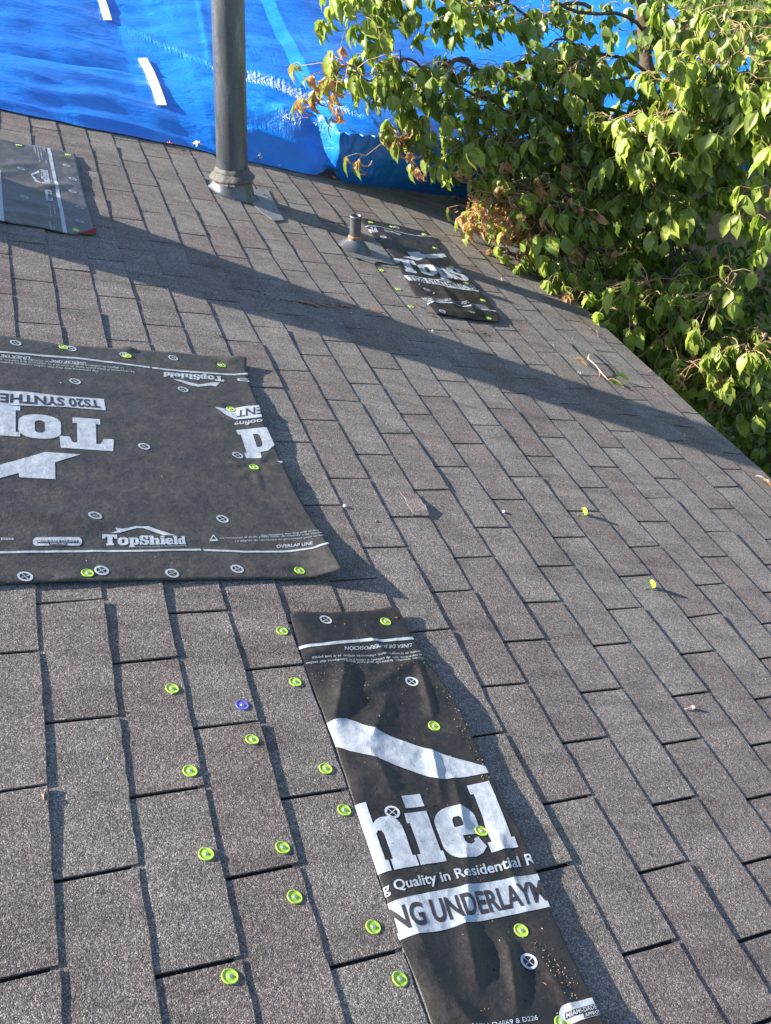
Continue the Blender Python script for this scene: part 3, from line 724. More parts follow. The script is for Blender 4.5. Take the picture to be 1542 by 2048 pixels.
# explicit ridged folds that catch the sun
TV = v
def dist_seg(p, a, b):
    ab = b - a; t = max(0, min(1, (p - a).dot(ab) / ab.length_squared)); return (p - (a + ab * t)), t
bv_t = BVHTree.FromPolygons([tuple(q) for q in TV], f)
def on_tarp(px, py):
    d = (MR.to_3x3() @ ray(px, py)).normalized()
    return bv_t.ray_cast(CAM_W, d)[0]
folds = [((470, 150), (600, 190), 0.034, 0.052), ((600, 190), (745, 246), 0.022, 0.030), ((570, 232), (640, 262), 0.034, 0.046), ((636, 262), (667, 356), 0.022, 0.040),
         ((520, 222), (600, 250), 0.02, 0.010), ((570, 262), (660, 350), 0.016, 0.014), ((510, 262), (650, 352), 0.018, 0.014), ((600, 262), (664, 350), 0.012, 0.010),
         ((250, 55), (440, 140), 0.03, 0.008), ((-40, 195), (480, 285), 0.02, 0.010), ((30, 140), (330, 215), 0.02, 0.006), ((480, 175), (700, 262), 0.015, 0.008),
         ((400, 10), (420, 120), 0.03, 0.006), ((640, 60), (860, 160), 0.02, 0.006), ((100, 60), (280, 110), 0.02, 0.005)]
def short_folds(a, b, n, ln, w, amp, seed):
    # crinkles that stand across a fold and flash in the low sun
    r = random.Random(seed); A = on_tarp(*a); B = on_tarp(*b); out = []
    for q in range(n):
        c = A.lerp(B, (q + r.uniform(-.25, .25) + .5) / n); e = ln * r.uniform(.6, 1.3)
        d_ = Vector((0.53 + r.uniform(-.12, .12), -0.85, 0))
        out.append((c - d_ * e / 2, c + d_ * e / 2, w * r.uniform(.8, 1.2), amp * r.uniform(.7, 1.2)))
    return out
_unused = 0 and short_folds((492, 163), (690, 226), 17, 0.085, 0.016, 0.026, 1) + short_folds((690, 226), (752, 248), 5, 0.05, 0.014, 0.018, 2) + short_folds((585, 240), (640, 262), 6, 0.06, 0.016, 0.026, 3) + short_folds((360, 98), (430, 135), 5, 0.06, 0.016, 0.018, 4)
for a, b, w, amp in folds:
    A, B = (a, b) if isinstance(a, Vector) else (on_tarp(*a), on_tarp(*b))
    if A is None or B is None: continue
    dirv = (B - A).normalized(); side = Vector((-dirv.y, dirv.x, 0))
    for q in TV:
        if abs(q.x - (A.x + B.x) / 2) > abs(A.x - B.x) / 2 + 3 * w or abs(q.y - (A.y + B.y) / 2) > abs(A.y - B.y) / 2 + 3 * w: continue
        dv, t = dist_seg(q, A, B)
        dl = dv.length
        if dl < w * 3:
            sgn = dv.dot(side) / w
            q.z += amp * math.exp(-sgn * sgn * (1.0 if sgn > 0 else 2.5) - (dl * dl / (w * w) - sgn * sgn) * 0.3)
tarp_o = mesh_obj('blue_tarp', TV, f, M['tarp'], smooth=True)
cr_v = np.full(len(TV), 0.02)
tv_ = np.array([tuple(q) for q in TV])
for a_, b_, w_, k_ in (((430, 138), (490, 156), 0.026, 0.8), ((490, 156), (570, 182), 0.042, 1.0), ((570, 182), (690, 224), 0.030, 1.0), ((690, 224), (760, 250), 0.016, 0.8), ((570, 234), (640, 262), 0.034, 1.0), ((250, 62), (430, 135), 0.05, 0.35),
                       ((-60, 205), (430, 292), 0.03, 0.25), ((480, 245), (600, 262), 0.05, 0.35), ((500, 100), (640, 160), 0.06, 0.2)):
    A = on_tarp(*a_); B = on_tarp(*b_)
    if A is None or B is None: continue
    A = np.array(A); ab = np.array(B) - A
    t_ = np.clip(((tv_ - A) @ ab) / (ab @ ab), 0, 1); d_ = np.linalg.norm(tv_ - (A + t_[:, None] * ab), axis=1)
    cr_v = np.maximum(cr_v, k_ * np.exp(-(d_ / w_) ** 2))
at_ = tarp_o.data.attributes.new('crinkle', 'FLOAT', 'POINT'); at_.data.foreach_set('value', cr_v.astype(np.float32))
tarp = tag(tarp_o, 'wrinkled glossy blue tarp draped over the far roof behind the stack pipe', 'tarp')
bv_t = BVHTree.FromPolygons([tuple(q) for q in TV], f)
# pale edge board of the far roof
def lath(px, w, label, group=None):
    pts = [on_tarp(*p) for p in px]
    if any(p is None for p in pts): print('lath miss', px); return
    mb = MB(); v = []; f = []
    for i, p in enumerate(pts):
        t = (pts[min(i+1, len(pts)-1)] - pts[max(i-1, 0)]).normalized()
        s_ = Vector((t.y, -t.x, 0)).normalized() * w / 2; n_ = t.cross(s_).normalized()
        if n_.z < 0: n_ = -n_
        z0 = n_ * 0.003; z1 = n_ * 0.009
        v += [p - s_ + z0, p + s_ + z0, p + s_ + z1, p - s_ + z1]
    for i in range(len(pts) - 1):
        a = 4 * i
        for k in range(4): f.append((a + k, a + (k+1) % 4, a + 4 + (k+1) % 4, a + 4 + k))
    f += [(3, 2, 1, 0), tuple(range(4 * len(pts) - 4, 4 * len(pts)))]
    mb.add(v, f)
    o = tag(mb.build('lath_strip', M['wood']), label, 'wood strip', group)
    nb = MB()
    for p in pts[1::2]: nb.lathe([(0.004, 0.0092), (0.003, 0.011), (0.0, 0.0113)], 8, p)
    nb.build('nail_heads', M['steel'], o)
    return o
lath([(190, -25), (200, -5), (208, 15), (216, 43)], 0.040, 'white wood strip on the blue tarp at the top edge of the picture', 'wood strips holding the tarp')
lath([(285, 119), (298, 143), (309, 170), (318, 195), (324, 213)], 0.045, 'short curved white wood strip on the tarp, nearest the stack pipe', 'wood strips holding the tarp')
# ================================================================ UNDERLAYMENT SHEETS
def polyl(px, n, z=None):
    """resample a photo-point outline to n+1 roof-frame points; a point may carry its own height"""
    p = [R(q[0], q[1], q[2] if len(q) > 2 else 0.007) for q in px]
    h = [q[2] if len(q) > 2 else 0.007 for q in px]
    L = [0]
    for a, b in zip(p[:-1], p[1:]): L.append(L[-1] + (b - a).length)
    out = []; k = 0
    for i in range(n + 1):
        d = L[-1] * i / n
        while k < len(p) - 2 and L[k + 1] < d: k += 1
        t = (d - L[k]) / max(1e-9, L[k + 1] - L[k])
        q = p[k].lerp(p[k + 1], t); out.append(q)
    return out
def seg_d(x, y, a, b):
    ax_, ay_ = a; bx_, by_ = b; dx, dy = bx_ - ax_, by_ - ay_
    t = max(0, min(1, ((x - ax_) * dx + (y - ay_) * dy) / (dx * dx + dy * dy)))
    return math.hypot(x - ax_ - t * dx, y - ay_ - t * dy), t
SHEETS = []
def sheet(label, bottom, top, left, right, nx, ny, matl, ridges=(), dents=(), base=0.0072, wr=0.0012, edge_fn=None, zfn=None, group='black underlayment patches nailed to the roof'):
    Bt = polyl(bottom, nx); Tp = polyl(top, nx); Lf = polyl(left, ny); Rt = polyl(right, ny)
    # corner agreement
    ridg = []
    for a, b, w, amp in ridges:
        A = R(*a, 0.008); Bb = R(*b, 0.008); ridg.append(((A.x, A.y), (Bb.x, Bb.y), w, amp))
    dn = [(R(*p, 0.008), rr) for p, rr in dents]
    v = []
    for j in range(ny + 1):
        t = j / ny
        for i in range(nx + 1):
            s = i / nx
            p = (Lf[j] * (1 - s) + Rt[j] * s) + (Bt[i] * (1 - t) + Tp[i] * t) - (Bt[0] * (1-s)*(1-t) + Bt[-1] * s*(1-t) + Tp[0] * (1-s)*t + Tp[-1] * s*t)
            x, y = p.x, p.y
            Wd = (Rt[j] - Lf[j]).length; Hd = (Tp[i] - Bt[i]).length
            up_ = max((Rt[j].z - .007) * math.exp(-((1 - s) * Wd / 0.060) ** 1.6), (Tp[i].z - .007) * math.exp(-((1 - t) * Hd / 0.05) ** 1.6), (Bt[i].z - .007) * math.exp(-(t * Hd / 0.05) ** 1.6), 0)
            if Lf[j].z < 0.0069: up_ += (Lf[j].z - base) * math.exp(-(s * Wd / 0.010))
            z = base + up_
            n = wr * (nz(x * 7, y * 7, 1) + 0.7 * nz(x * 16, y * 16, 2) + 0.5 * (1 - 2 * abs(nz(x * 24, y * 24, 4))) + 0.25 * nz(x * 60, y * 60, 6)) + wr * 0.8
            rsum = 0
            for a, b, w, amp in ridg:
                d, q = seg_d(x, y, a, b)
                rsum += amp * (0.55 * math.exp(-(d / w) ** 2) + 0.6 * math.exp(-abs(d) / (w * 0.55))) * (0.35 + 0.65 * math.sin(math.pi * min(1, max(0, q * 0.9 + 0.05))))
            z += (n + rsum * 1.15) * (1 - (math.exp(-(s * Wd / 0.012)) if Lf[j].z < 0.0069 else 0))
            if zfn: z += zfn(s, t, x, y)
            for c, rr in dn:
                d = math.hypot(x - c.x, y - c.y)
                z = lerp(z, 0.0062, math.exp(-(d / rr) ** 2))
            v.append((x, y, max(z, 0.0015)))
    f = []
    for j in range(ny):
        for i in range(nx):
            a = j * (nx + 1) + i; f.append((a, a + 1, a + nx + 2, a + nx + 1))
    cx = sum(q[0] for q in v) / len(v); cy = sum(q[1] for q in v) / len(v)
    org = Vector((cx, cy, 0))
    root = empty('underlayment_sheet', MR @ Matrix.Translation(org), label, 'roofing sheet', group)
    bpy.context.view_layer.update()
    o = mesh_obj('sheet', [Vector(q) - org for q in v], f, matl, root, smooth=True)
    md = o.modifiers.new('thick', 'SOLIDIFY'); md.thickness = 0.0007; md.offset = -1
    tri = []
    for a, b, c, d in f: tri += [(a, b, c), (a, c, d)]
    S = dict(root=root, org=org, v=v, tri=tri, bvh=BVHTree.FromPolygons(v, tri), mb=MB(), mbd=MB())
    va = np.array(v); ta = np.array(tri)
    S['tv'] = va[ta]; S['lo'] = S['tv'][:, :, :2].min(1); S['hi'] = S['tv'][:, :, :2].max(1)
    SHEETS.append(S)
    return S
def clip_poly(poly, tri):
    out = poly
    a2 = (tri[1][0]-tri[0][0])*(tri[2][1]-tri[0][1]) - (tri[2][0]-tri[0][0])*(tri[1][1]-tri[0][1])
    sg = 1 if a2 > 0 else -1
    for k in range(3):
        ax_, ay_ = tri[k][0], tri[k][1]; bx_, by_ = tri[(k+1) % 3][0], tri[(k+1) % 3][1]
        res = []
        if not out: return out
        def side(p): return sg * ((bx_-ax_)*(p[1]-ay_) - (by_-ay_)*(p[0]-ax_))
        for i in range(len(out)):
            p, q = out[i], out[(i+1) % len(out)]
            sp_, sq = side(p), side(q)
            if sp_ >= 0: res.append(p)
            if (sp_ >= 0) != (sq >= 0):
                t = sp_ / (sp_ - sq); res.append((p[0]+(q[0]-p[0])*t, p[1]+(q[1]-p[1])*t))
        out = res
    return out
def lay(S, tris2d, dark=False, off=0.0009):
    """lay flat triangles (roof XY) onto a sheet, following its folds and cut at its edge"""
    mb = S['mbd'] if dark else S['mb']
    if dark: off += 0.0004
    org = S['org']
    for tr in tris2d:
        xs = [p[0] for p in tr]; ys = [p[1] for p in tr]
        x0, x1, y0, y1 = min(xs), max(xs), min(ys), max(ys)
        if max(x1 - x0, y1 - y0) < 0.003:
            vv = []
            for p in tr:
                h = S['bvh'].ray_cast((p[0], p[1], 1.0), (0, 0, -1))
                if h[0] is None: vv = None; break
                vv.append((p[0] - org.x, p[1] - org.y, h[0].z + off))
            if vv: mb.add(vv, [(0, 1, 2)])
            continue
        idx = np.nonzero((S['lo'][:, 0] < x1) & (S['hi'][:, 0] > x0) & (S['lo'][:, 1] < y1) & (S['hi'][:, 1] > y0))[0]
        for k in idx:
            T = S['tv'][k]
            pl = clip_poly(list(tr), T)
            if len(pl) < 3: continue
            # plane through the cell triangle
            n = np.cross(T[1] - T[0], T[2] - T[0])
            if abs(n[2]) < 1e-12: continue
            vv = [(p[0] - org.x, p[1] - org.y, T[0][2] - (n[0]*(p[0]-T[0][0]) + n[1]*(p[1]-T[0][1])) / n[2] + off) for p in pl]
            mb.add(vv, [tuple(range(len(vv)))])
def fix_tris(ts):
    out = []
    for a, b, c in ts:
        ar = (b[0]-a[0])*(c[1]-a[1]) - (c[0]-a[0])*(b[1]-a[1])
        if abs(ar) < 1e-12: continue
        out.append((a, b, c) if ar > 0 else (a, c, b))
    return out
def tess(loops):
    pl = [[Vector((x, y, 0)) for x, y in lp] for lp in loops]
    flat = [p for lp in loops for p in lp]
    return [tuple(flat[i] for i in t) for t in tessellate_polygon(pl)]
class Warp:
    """unit square (0..W, 0..1) -> roof XY through four photo points: baseline left, baseline right, top right, top left"""
    def __init__(s, q, W=1.0):
        s.W = W
        src = [(0, 0), (W, 0), (W, 1), (0, 1)]; dst = [R(*p, 0.0085) for p in q]
        A = []; B = []
        for (x, y), d in zip(src, dst):
            A.append([x, y, 1, 0, 0, 0, -d.x*x, -d.x*y]); B.append(d.x)
            A.append([0, 0, 0, x, y, 1, -d.y*x, -d.y*y]); B.append(d.y)
        h = np.linalg.solve(np.array(A), np.array(B)); s.h = np.append(h, 1)
    def __call__(s, p):
        h = s.h; x, y = p; w = h[6]*x + h[7]*y + 1
        return ((h[0]*x + h[1]*y + h[2]) / w, (h[3]*x + h[4]*y + h[5]) / w)
def put(S, tris, wp, dark=False):
    lay(S, fix_tris([tuple(wp(p) for p in t) for t in tris]), dark)
def px_poly(S, pts, dark=False, holes=()):
    loops = [[(R(*p, 0.0085).x, R(*p, 0.0085).y) for p in pts]] + [[(R(*p, 0.0085).x, R(*p, 0.0085).y) for p in h] for h in holes]
    lay(S, fix_tris(tess(loops)), dark)
def px_line(S, pts, w, dark=False):
    """a printed rule: w = thickness in metres"""
    p = [R(*q, 0.0085) for q in pts]
    L = []; Rr = []
    for i, a in enumerate(p):
        t = (p[min(i+1, len(p)-1)] - p[max(i-1, 0)]); n = Vector((-t.y, t.x, 0)).normalized() * w / 2
        L.append((a.x + n.x, a.y + n.y)); Rr.append((a.x - n.x, a.y - n.y))
    tr = []
    for i in range(len(p) - 1): tr += [(L[i], Rr[i], Rr[i+1]), (L[i], Rr[i+1], L[i+1])]
    lay(S, fix_tris(tr), dark)
_fc = {}
def text_tris(txt, bold=0.0, res=3):
    key = (txt, bold, res)
    if key in _fc: return _fc[key]
    cu = bpy.data.curves.new('lettering', 'FONT'); cu.body = txt; cu.size = 1.0; cu.resolution_u = res; cu.offset = bold
    o = bpy.data.objects.new('lettering', cu); C.objects.link(o)
    bpy.context.view_layer.update()
    me = o.evaluated_get(bpy.context.evaluated_depsgraph_get()).to_mesh()
    me.calc_loop_triangles()
    vs_ = [(q.co.x, q.co.y) for q in me.vertices]
    tr = [tuple(vs_[i] for i in t.vertices) for t in me.loop_triangles]
    W = max(q[0] for q in vs_); x0 = min(q[0] for q in vs_)
    tr = [tuple((p[0] - x0, p[1]) for p in t) for t in tr]
    bpy.data.objects.remove(o); bpy.data.curves.remove(cu)
    _fc[key] = (tr, W - x0)
    return _fc[key]
_capH = None
def text(S, txt, q, dark=False, bold=0.0, res=3):
    """q = photo points of baseline left, baseline right, cap-height right, cap-height left"""
    global _capH
    if _capH is None:
        t, _ = text_tris('H'); _capH = max(p[1] for tr in t for p in tr)
    tr, W = text_tris(txt, bold, res)
    wp = Warp(q, W)
    put(S, [tuple((p[0], p[1] / _capH) for p in t) for t in tr], wp, dark)
# slab-serif capitals and small letters drawn as outlines (cap height 1, x-height .74)
def arc(cx, cy, rx, ry, a0, a1, n=7):
    return [(cx + rx * math.cos(rad(lerp(a0, a1, i / n))), cy + ry * math.sin(rad(lerp(a0, a1, i / n)))) for i in range(n + 1)]
def rr(x0, y0, x1, y1, r, n=5):
    return arc(x1 - r, y0 + r, r, r, -90, 0, n) + arc(x1 - r, y1 - r, r, r, 0, 90, n) + arc(x0 + r, y1 - r, r, r, 90, 180, n) + arc(x0 + r, y0 + r, r, r, 180, 270, n)
GL = {
 'T': (0.98, [[[(0.24, 0), (0.74, 0), (0.74, .17), (0.66, .17), (0.66, .80), (.74, .80), (.80, .62), (.98, .62), (.96, 1), (.02, 1), (0, .62), (.18, .62), (.24, .80), (.32, .80), (.32, .17), (.24, .17)]]]),
 'o': (0.76, [[arc(.36, .22, .36, .24, 180, 270) + arc(.40, .22, .36, .24, 270, 360) + arc(.40, .52, .36, .24, 0, 90) + arc(.36, .52, .36, .24, 90, 180), rr(.29, .17, .47, .57, .08)]]),
 'p': (0.80, [[[(0, -.24), (.46, -.24), (.46, -.10), (.38, -.10), (.38, .01)] + arc(.52, .24, .27, .25, 270, 360) + arc(.52, .52, .27, .24, 0, 90) + [(.38, .72), (.36, .74), (0, .74), (0, .60), (.08, .60), (.08, -.10), (0, -.10)], rr(.38, .17, .50, .57, .05)]]),
 'S': (0.80, [[[(0, 0), (.16, 0), (.20, .05)] + arc(.50, .26, .30, .28, 250, 360) + arc(.50, .33, .30, .22, 0, 70) + [(.38, .60), (.33, .66)] + arc(.42, .75, .10, .08, 180, 60, 5) + [(.52, .74), (.56, .66), (.76, .66), (.76, 1), (.62, 1), (.58, .96)] + arc(.30, .74, .29, .28, 80, 180) + arc(.30, .62, .29, .20, 180, 250) + [(.42, .38), (.48, .30)] + arc(.38, .24, .11, .09, 0, -130, 5) + [(.24, .24), (.20, .36), (0, .36)]]]),
 'h': (0.96, [[[(0, 0), (.47, 0), (.47, .15), (.42, .15), (.42, .53), (.46, .57), (.52, .56), (.55, .50), (.55, .15), (.51, .15), (.51, 0), (.96, 0), (.96, .15), (.91, .15), (.91, .52)] + arc(.69, .54, .22, .21, 0, 90) + [(.58, .75), (.48, .72), (.42, .68), (.42, 1), (0, 1), (0, .85), (.06, .85), (.06, .15), (0, .15)]]]),
 'i': (0.48, [[[(0, 0), (.48, 0), (.48, .15), (.44, .15), (.44, .74), (.02, .74), (.02, .60), (.07, .60), (.07, .15), (0, .15)]], [[(.08, .81), (.44, .81), (.44, 1), (.08, 1)]]]),
 'e': (0.78, [[arc(.40, .50, .37, .24, 0, 90) + arc(.36, .52, .36, .22, 90, 180) + arc(.36, .22, .36, .24, 180, 270) + [(.50, -.02), (.66, .02), (.77, .10), (.70, .27), (.60, .24), (.60, .20), (.52, .17), (.46, .18), (.42, .22), (.42, .31), (.77, .31), (.78, .42)], [(.33, .44), (.49, .44), (.49, .54), (.46, .58), (.36, .58), (.33, .54)]]]),
 'l': (0.50, [[[(0, 0), (.50, 0), (.50, .15), (.44, .15), (.44, 1), (.02, 1), (.02, .86), (.08, .86), (.08, .15), (0, .15)]]]),
 'd': (0.84, [[[(.42, 0), (.84, 0), (.84, .15), (.78, .15), (.78, 1), (.38, 1), (.38, .85), (.46, .85), (.46, .72), (.38, .75)] + arc(.28, .50, .27, .24, 90, 180) + arc(.28, .24, .27, .25, 180, 270) + [(.38, 0), (.46, .04)], rr(.32, .17, .46, .57, .05)]]),
}
def slab(S, word, q, gap=0.02, dark=False):
    x = 0; tr = []
    for ch_ in word:
        w, shapes = GL[ch_]
        for loops in shapes:
            tr += tess([[(p[0] + x, p[1]) for p in lp] for lp in loops])
        x += w + gap
    put(S, tr, Warp(q, x - gap), dark)
def ring(S, px, r=0.0125, squash=1.0):
    c = R(*px, 0.0085); n = 28; tr = []
    for i in range(n):
        a, b = 2*math.pi*i/n, 2*math.pi*(i+1)/n
        o0 = (c.x + r*math.cos(a), c.y + r*math.sin(a)); o1 = (c.x + r*math.cos(b), c.y + r*math.sin(b))
        k = 0.68; i0 = (c.x + k*r*math.cos(a), c.y + k*r*math.sin(a)); i1 = (c.x + k*r*math.cos(b), c.y + k*r*math.sin(b))
        tr += [(o0, o1, i1), (o0, i1, i0)]
    for an in (0.6, 0.6 + math.pi / 2):
        dx, dy = math.cos(an), math.sin(an); h = 0.055 * r; k = 0.72 * r
        p = [(c.x - dx*k - dy*h, c.y - dy*k + dx*h), (c.x + dx*k - dy*h, c.y + dy*k + dx*h), (c.x + dx*k + dy*h, c.y + dy*k - dx*h), (c.x - dx*k + dy*h, c.y - dy*k - dx*h)]
        tr += [(p[0], p[1], p[2]), (p[0], p[2], p[3])]
    lay(S, fix_tris(tr))
def cp(ox, oy, sc, pts): return [(ox + x / sc, oy + y / sc) for x, y in pts]
def capsule(S, q, big=False):
    wp = Warp(q, 6.0)
    put(S, tess([rr(0, 0, 6, 1, .48, 6)]), wp)
    put(S, tess([[(0.5, .30), (5.5, .30), (5.5, .62), (0.5, .62)]]), wp, True)
    put(S, tess([[(1.95, .04), (4.1, .04), (4.1, .28), (1.95, .28)]]), wp, True)
    for t, x0, x1, y0, y1, lay2 in (('MIAMI-DADE COUNTY', .58, 5.42, .34, .58, 1), ('APPROVED', 2.05, 4.0, .06, .26, 1)):
        tr, W = text_tris(t, 0.01, 2)
        ts = [tuple(wp((x0 + p[0] / W * (x1 - x0), y0 + p[1] / 0.72 * (y1 - y0))) for p in t3) for t3 in tr]
        lay(S, fix_tris(ts), False, 0.0022)

# ---------------- the large sheet at the left
bot = [(-430, 1183), (0, 1168), (190, 1163), (340, 1160.6), (438, 1159), (598, 1158.5), (653, 1153.5, 0.014), (686, 1139, 0.034)]
top = [(-430, 640), (0, 671), (124, 690), (352, 705), (450, 716), (493, 715, 0.020)]
lef = [(-430, 1183), (-430, 900), (-430, 640)]
rig = [(686, 1139, 0.034), (658, 1091, 0.020), (638, 1059, 0.014), (616, 1027, 0.011), (590, 980, 0.012), (576, 950, 0.012), (565, 927.5, 0.010), (548.5, 890, 0.013), (525, 841, 0.017), (516, 806, 0.013), (498, 764, 0.009), (492.5, 738, 0.012), (493, 715, 0.020)]
def curl(s, t, x, y): return 0.0
A_nails = [(127, 695), (253, 712), (443, 731), (461, 819), (508, 935), (599, 1142), (175, 1147)]
SA = sheet('largest black underlayment sheet at the left, printed with big upside-down lettering', bot, top, lef, rig, 150, 110, M['sheet'],
    ridges=[((508, 935), (430, 925), 0.010, 0.003), ((508, 935), (475, 955), 0.010, 0.003), ((508, 935), (540, 905), 0.009, 0.003), ((508, 935), (560, 935), 0.008, 0.003), ((508, 935), (520, 975), 0.009, 0.003),
            ((0, 1015), (220, 1050), 0.020, 0.003), ((460, 819), (425, 800), 0.010, 0.003), ((460, 815), (560, 830), 0.012, 0.002), ((599, 1142), (500, 1128), 0.012, 0.003),
            ((175, 1150), (120, 1160), 0.012, 0.003), ((253, 712), (260, 690), 0.018, 0.006), ((443, 731), (480, 716), 0.016, 0.003)],
    dents=[(p, 0.022) for p in A_nails], wr=0.0011)
ox, oy, sc = 0, 660, 4.283
px_line(SA, [(-420, 662), (0, 704.5), (150, 716), (300, 735)], 0.009)
px_line(SA, [(304, 735.8), (397, 745.4), (467, 750.5), (500, 750)], 0.009)
px_line(SA, [(-420, 1113), (0, 1105), (198, 1102), (268, 1102.5), (340, 1100.5), (402, 1099.5)], 0.0065)
px_line(SA, [(406.5, 1100), (488, 1104), (562, 1104), (623, 1101), (665, 1093)], 0.0065)
for p in ((31, 686), (142, 697), (346, 716), (150, 763), (366, 779), (288, 893), (190, 1032), (445, 1038), (50, 1153), (203, 1141), (344, 1147), (474, 1138), (475, 911), (249, 710)):
    ring(SA, p, 0.0145)
px_poly(SA, cp(ox, oy, sc, [(-600, 510), (0, 519), (240, 534), (480, 563), (890, 592), (905, 690), (560, 660), (270, 650), (0, 641), (-600, 625)]))
text(SA, 'TS20 SYNTHE', cp(ox, oy, sc, [(845, 606), (0, 547), (-5, 618), (860, 668)]), True, 0.03)
slab(SA, 'Top', cp(ox, oy, sc, [(968, 775), (-215, 690), (-222, 962), (978, 1042)]), -0.03)
px_poly(SA, cp(ox, oy, sc, [(-300, 1235), (0, 1155), (180, 1105), (385, 1047), (690, 1068), (470, 1135), (473, 1280), (165, 1262), (160, 1225), (0, 1270), (-300, 1350)]))
text(SA, 'OVERLAP LINE', cp(ox, oy, sc, [(737, 277), (440, 253), (438, 272), (733, 294)]), False, 0.02)
text(SA, 'LÍNEA DE SUPER', cp(ox, oy, sc, [(257, 230), (-180, 200), (-182, 220), (254, 249)]), False, 0.02)
text(SA, 'Slip resistance may vary with surface conditions, weather', cp(ox, oy, sc, [(842, 348), (0, 270), (0, 285), (840, 364)]), False, 0.0, 2)
text(SA, 'La resistencia al desliz puede variar de acuerdo a las condiciones de la superficie, tipo', cp(ox, oy, sc, [(1150, 355), (-30, 245), (-30, 260), (1148, 371)]), False, 0.0, 2)
text(SA, 'La dégrée de résistance au glissement peut varier dependant de la température', cp(ox, oy, sc, [(1060, 325), (0, 228), (0, 243), (1058, 341)]), False, 0.0, 2)
ox, oy, sc = 280, 680, 4.283
slab(SA, 'TopShield', cp(ox, oy, sc, [(712, 316), (203, 276), (197, 316), (722, 362)]))
px_poly(SA, cp(ox, oy, sc, [(272, 334), (360, 347), (500, 383), (560, 376), (605, 366), (682, 369), (650, 403), (608, 393), (500, 402), (430, 390), (360, 366)]))
capsule(SA, cp(ox, oy, sc, [(1100, 352), (832, 332), (828, 356), (1108, 376)]))
px_poly(SA, cp(ox, oy, sc, [(636, 573), (700, 585), (860, 587), (1060, 572), (1100, 683), (950, 690), (815, 690), (740, 650)]))
text(SA, 'ENT', cp(ox, oy, sc, [(1034, 598), (828, 613), (824, 671), (1040, 657)]), True, 0.012)
text(SA, 'Roofing', cp(ox, oy, sc, [(1096, 704), (806, 711), (803, 742), (1100, 737)]), False, 0.02)
px_poly(SA, cp(ox, oy, sc, [(820, 775), (1090, 774), (1130, 800), (1165, 870), (1160, 905), (1090, 960), (1030, 965), (1036, 1018), (910, 1015), (893, 972), (914, 968), (862, 815), (838, 812)]), False, [cp(ox, oy, sc, [(962, 818), (1000, 818), (1020, 835), (1045, 895), (1040, 922), (1000, 925)])])
px_poly(SA, cp(ox, oy, sc, [(1168, 1045), (1215, 1048), (1240, 1062), (1200, 1060)]))
ox, oy, sc = 0, 960, 4.283
px_poly(SA, cp(ox, oy, sc, [(945, 458), (1002, 440), (985, 412), (1055, 420), (1165, 395), (1270, 397), (1505, 478), (1400, 474), (1230, 412), (1170, 412), (1020, 455)]))
slab(SA, 'TopShield', [(205, 1091), (371.5, 1089), (370, 1073), (204, 1069)])
text(SA, 'Uncompromising Quality in Residential Roofing', [(262, 1095.5), (373, 1092.5), (373, 1090), (262, 1093)], False, 0.0, 2)
capsule(SA, cp(ox, oy, sc, [(280, 566), (703, 564), (700, 492), (283, 494)]))
text(SA, 'D226', cp(ox, oy, sc, [(8, 514), (118, 514), (118, 497), (8, 497)]), False, 0.03)
ox, oy, sc = 340, 980, 4.058
text(SA, 'OVERLAP LINE', cp(ox, oy, sc, [(863, 472), (1150, 463), (1148, 440), (863, 448)]), False, 0.02)
text(SA, 'Slip resistance may vary with surface conditions', cp(ox, oy, sc, [(737, 377), (1330, 345), (1330, 332), (737, 363)]), False, 0.0, 2)
text(SA, 'La resistencia al desliz puede variar de acuerdo a las condiciones de la', cp(ox, oy, sc, [(410, 397), (1370, 372), (1370, 358), (410, 383)]), False, 0.0, 2)
text(SA, 'La dégrée de résistance au glissement peut varier dependant', cp(ox, oy, sc, [(528, 422), (1400, 395), (1400, 381), (528, 408)]), False, 0.0, 2)
px_poly(SA, cp(ox, oy, sc, [(318, 412), (350, 362), (392, 410), (380, 416), (332, 418)]), False, [cp(ox, oy, sc, [(336, 404), (376, 402), (352, 374)])])

# ---------------- the long sheet at the lower middle, tucked under the course above it
leftB = [(872, 2110), (860, 2048), (838, 1985), (800, 1893), (775, 1815), (752, 1745), (720, 1650), (697, 1580), (668, 1490), (640, 1418), (604, 1334), (592, 1290), (578, 1228)]
leftB = [(x + 1, y, 0.0010) for x, y in leftB]
rightB = [(1245, 2110, 0.016), (1207, 2048, 0.017), (1167, 1963, 0.014), (1131, 1890, 0.013), (1099, 1818, 0.011), (1081, 1768, 0.008), (1058, 1709, 0.013), (1040, 1665, 0.016), (1004, 1604, 0.017), (972, 1540, 0.013), (949, 1486, 0.013), (922, 1427, 0.016), (890, 1372, 0.018), (866, 1340, 0.014), (845, 1316, 0.011), (817, 1263, 0.009), (797, 1218, 0.014)]
botB = [(873, 2110, 0.0010), (1050, 2110), (1245, 2110, 0.016)]
topB = [(579, 1228, 0.0010), (640, 1226), (740, 1223), (785, 1217), (797, 1218, 0.014)]
B_nails = [(771, 1244), (868, 1453), (962, 1663), (1042, 1862), (1125, 2046)]
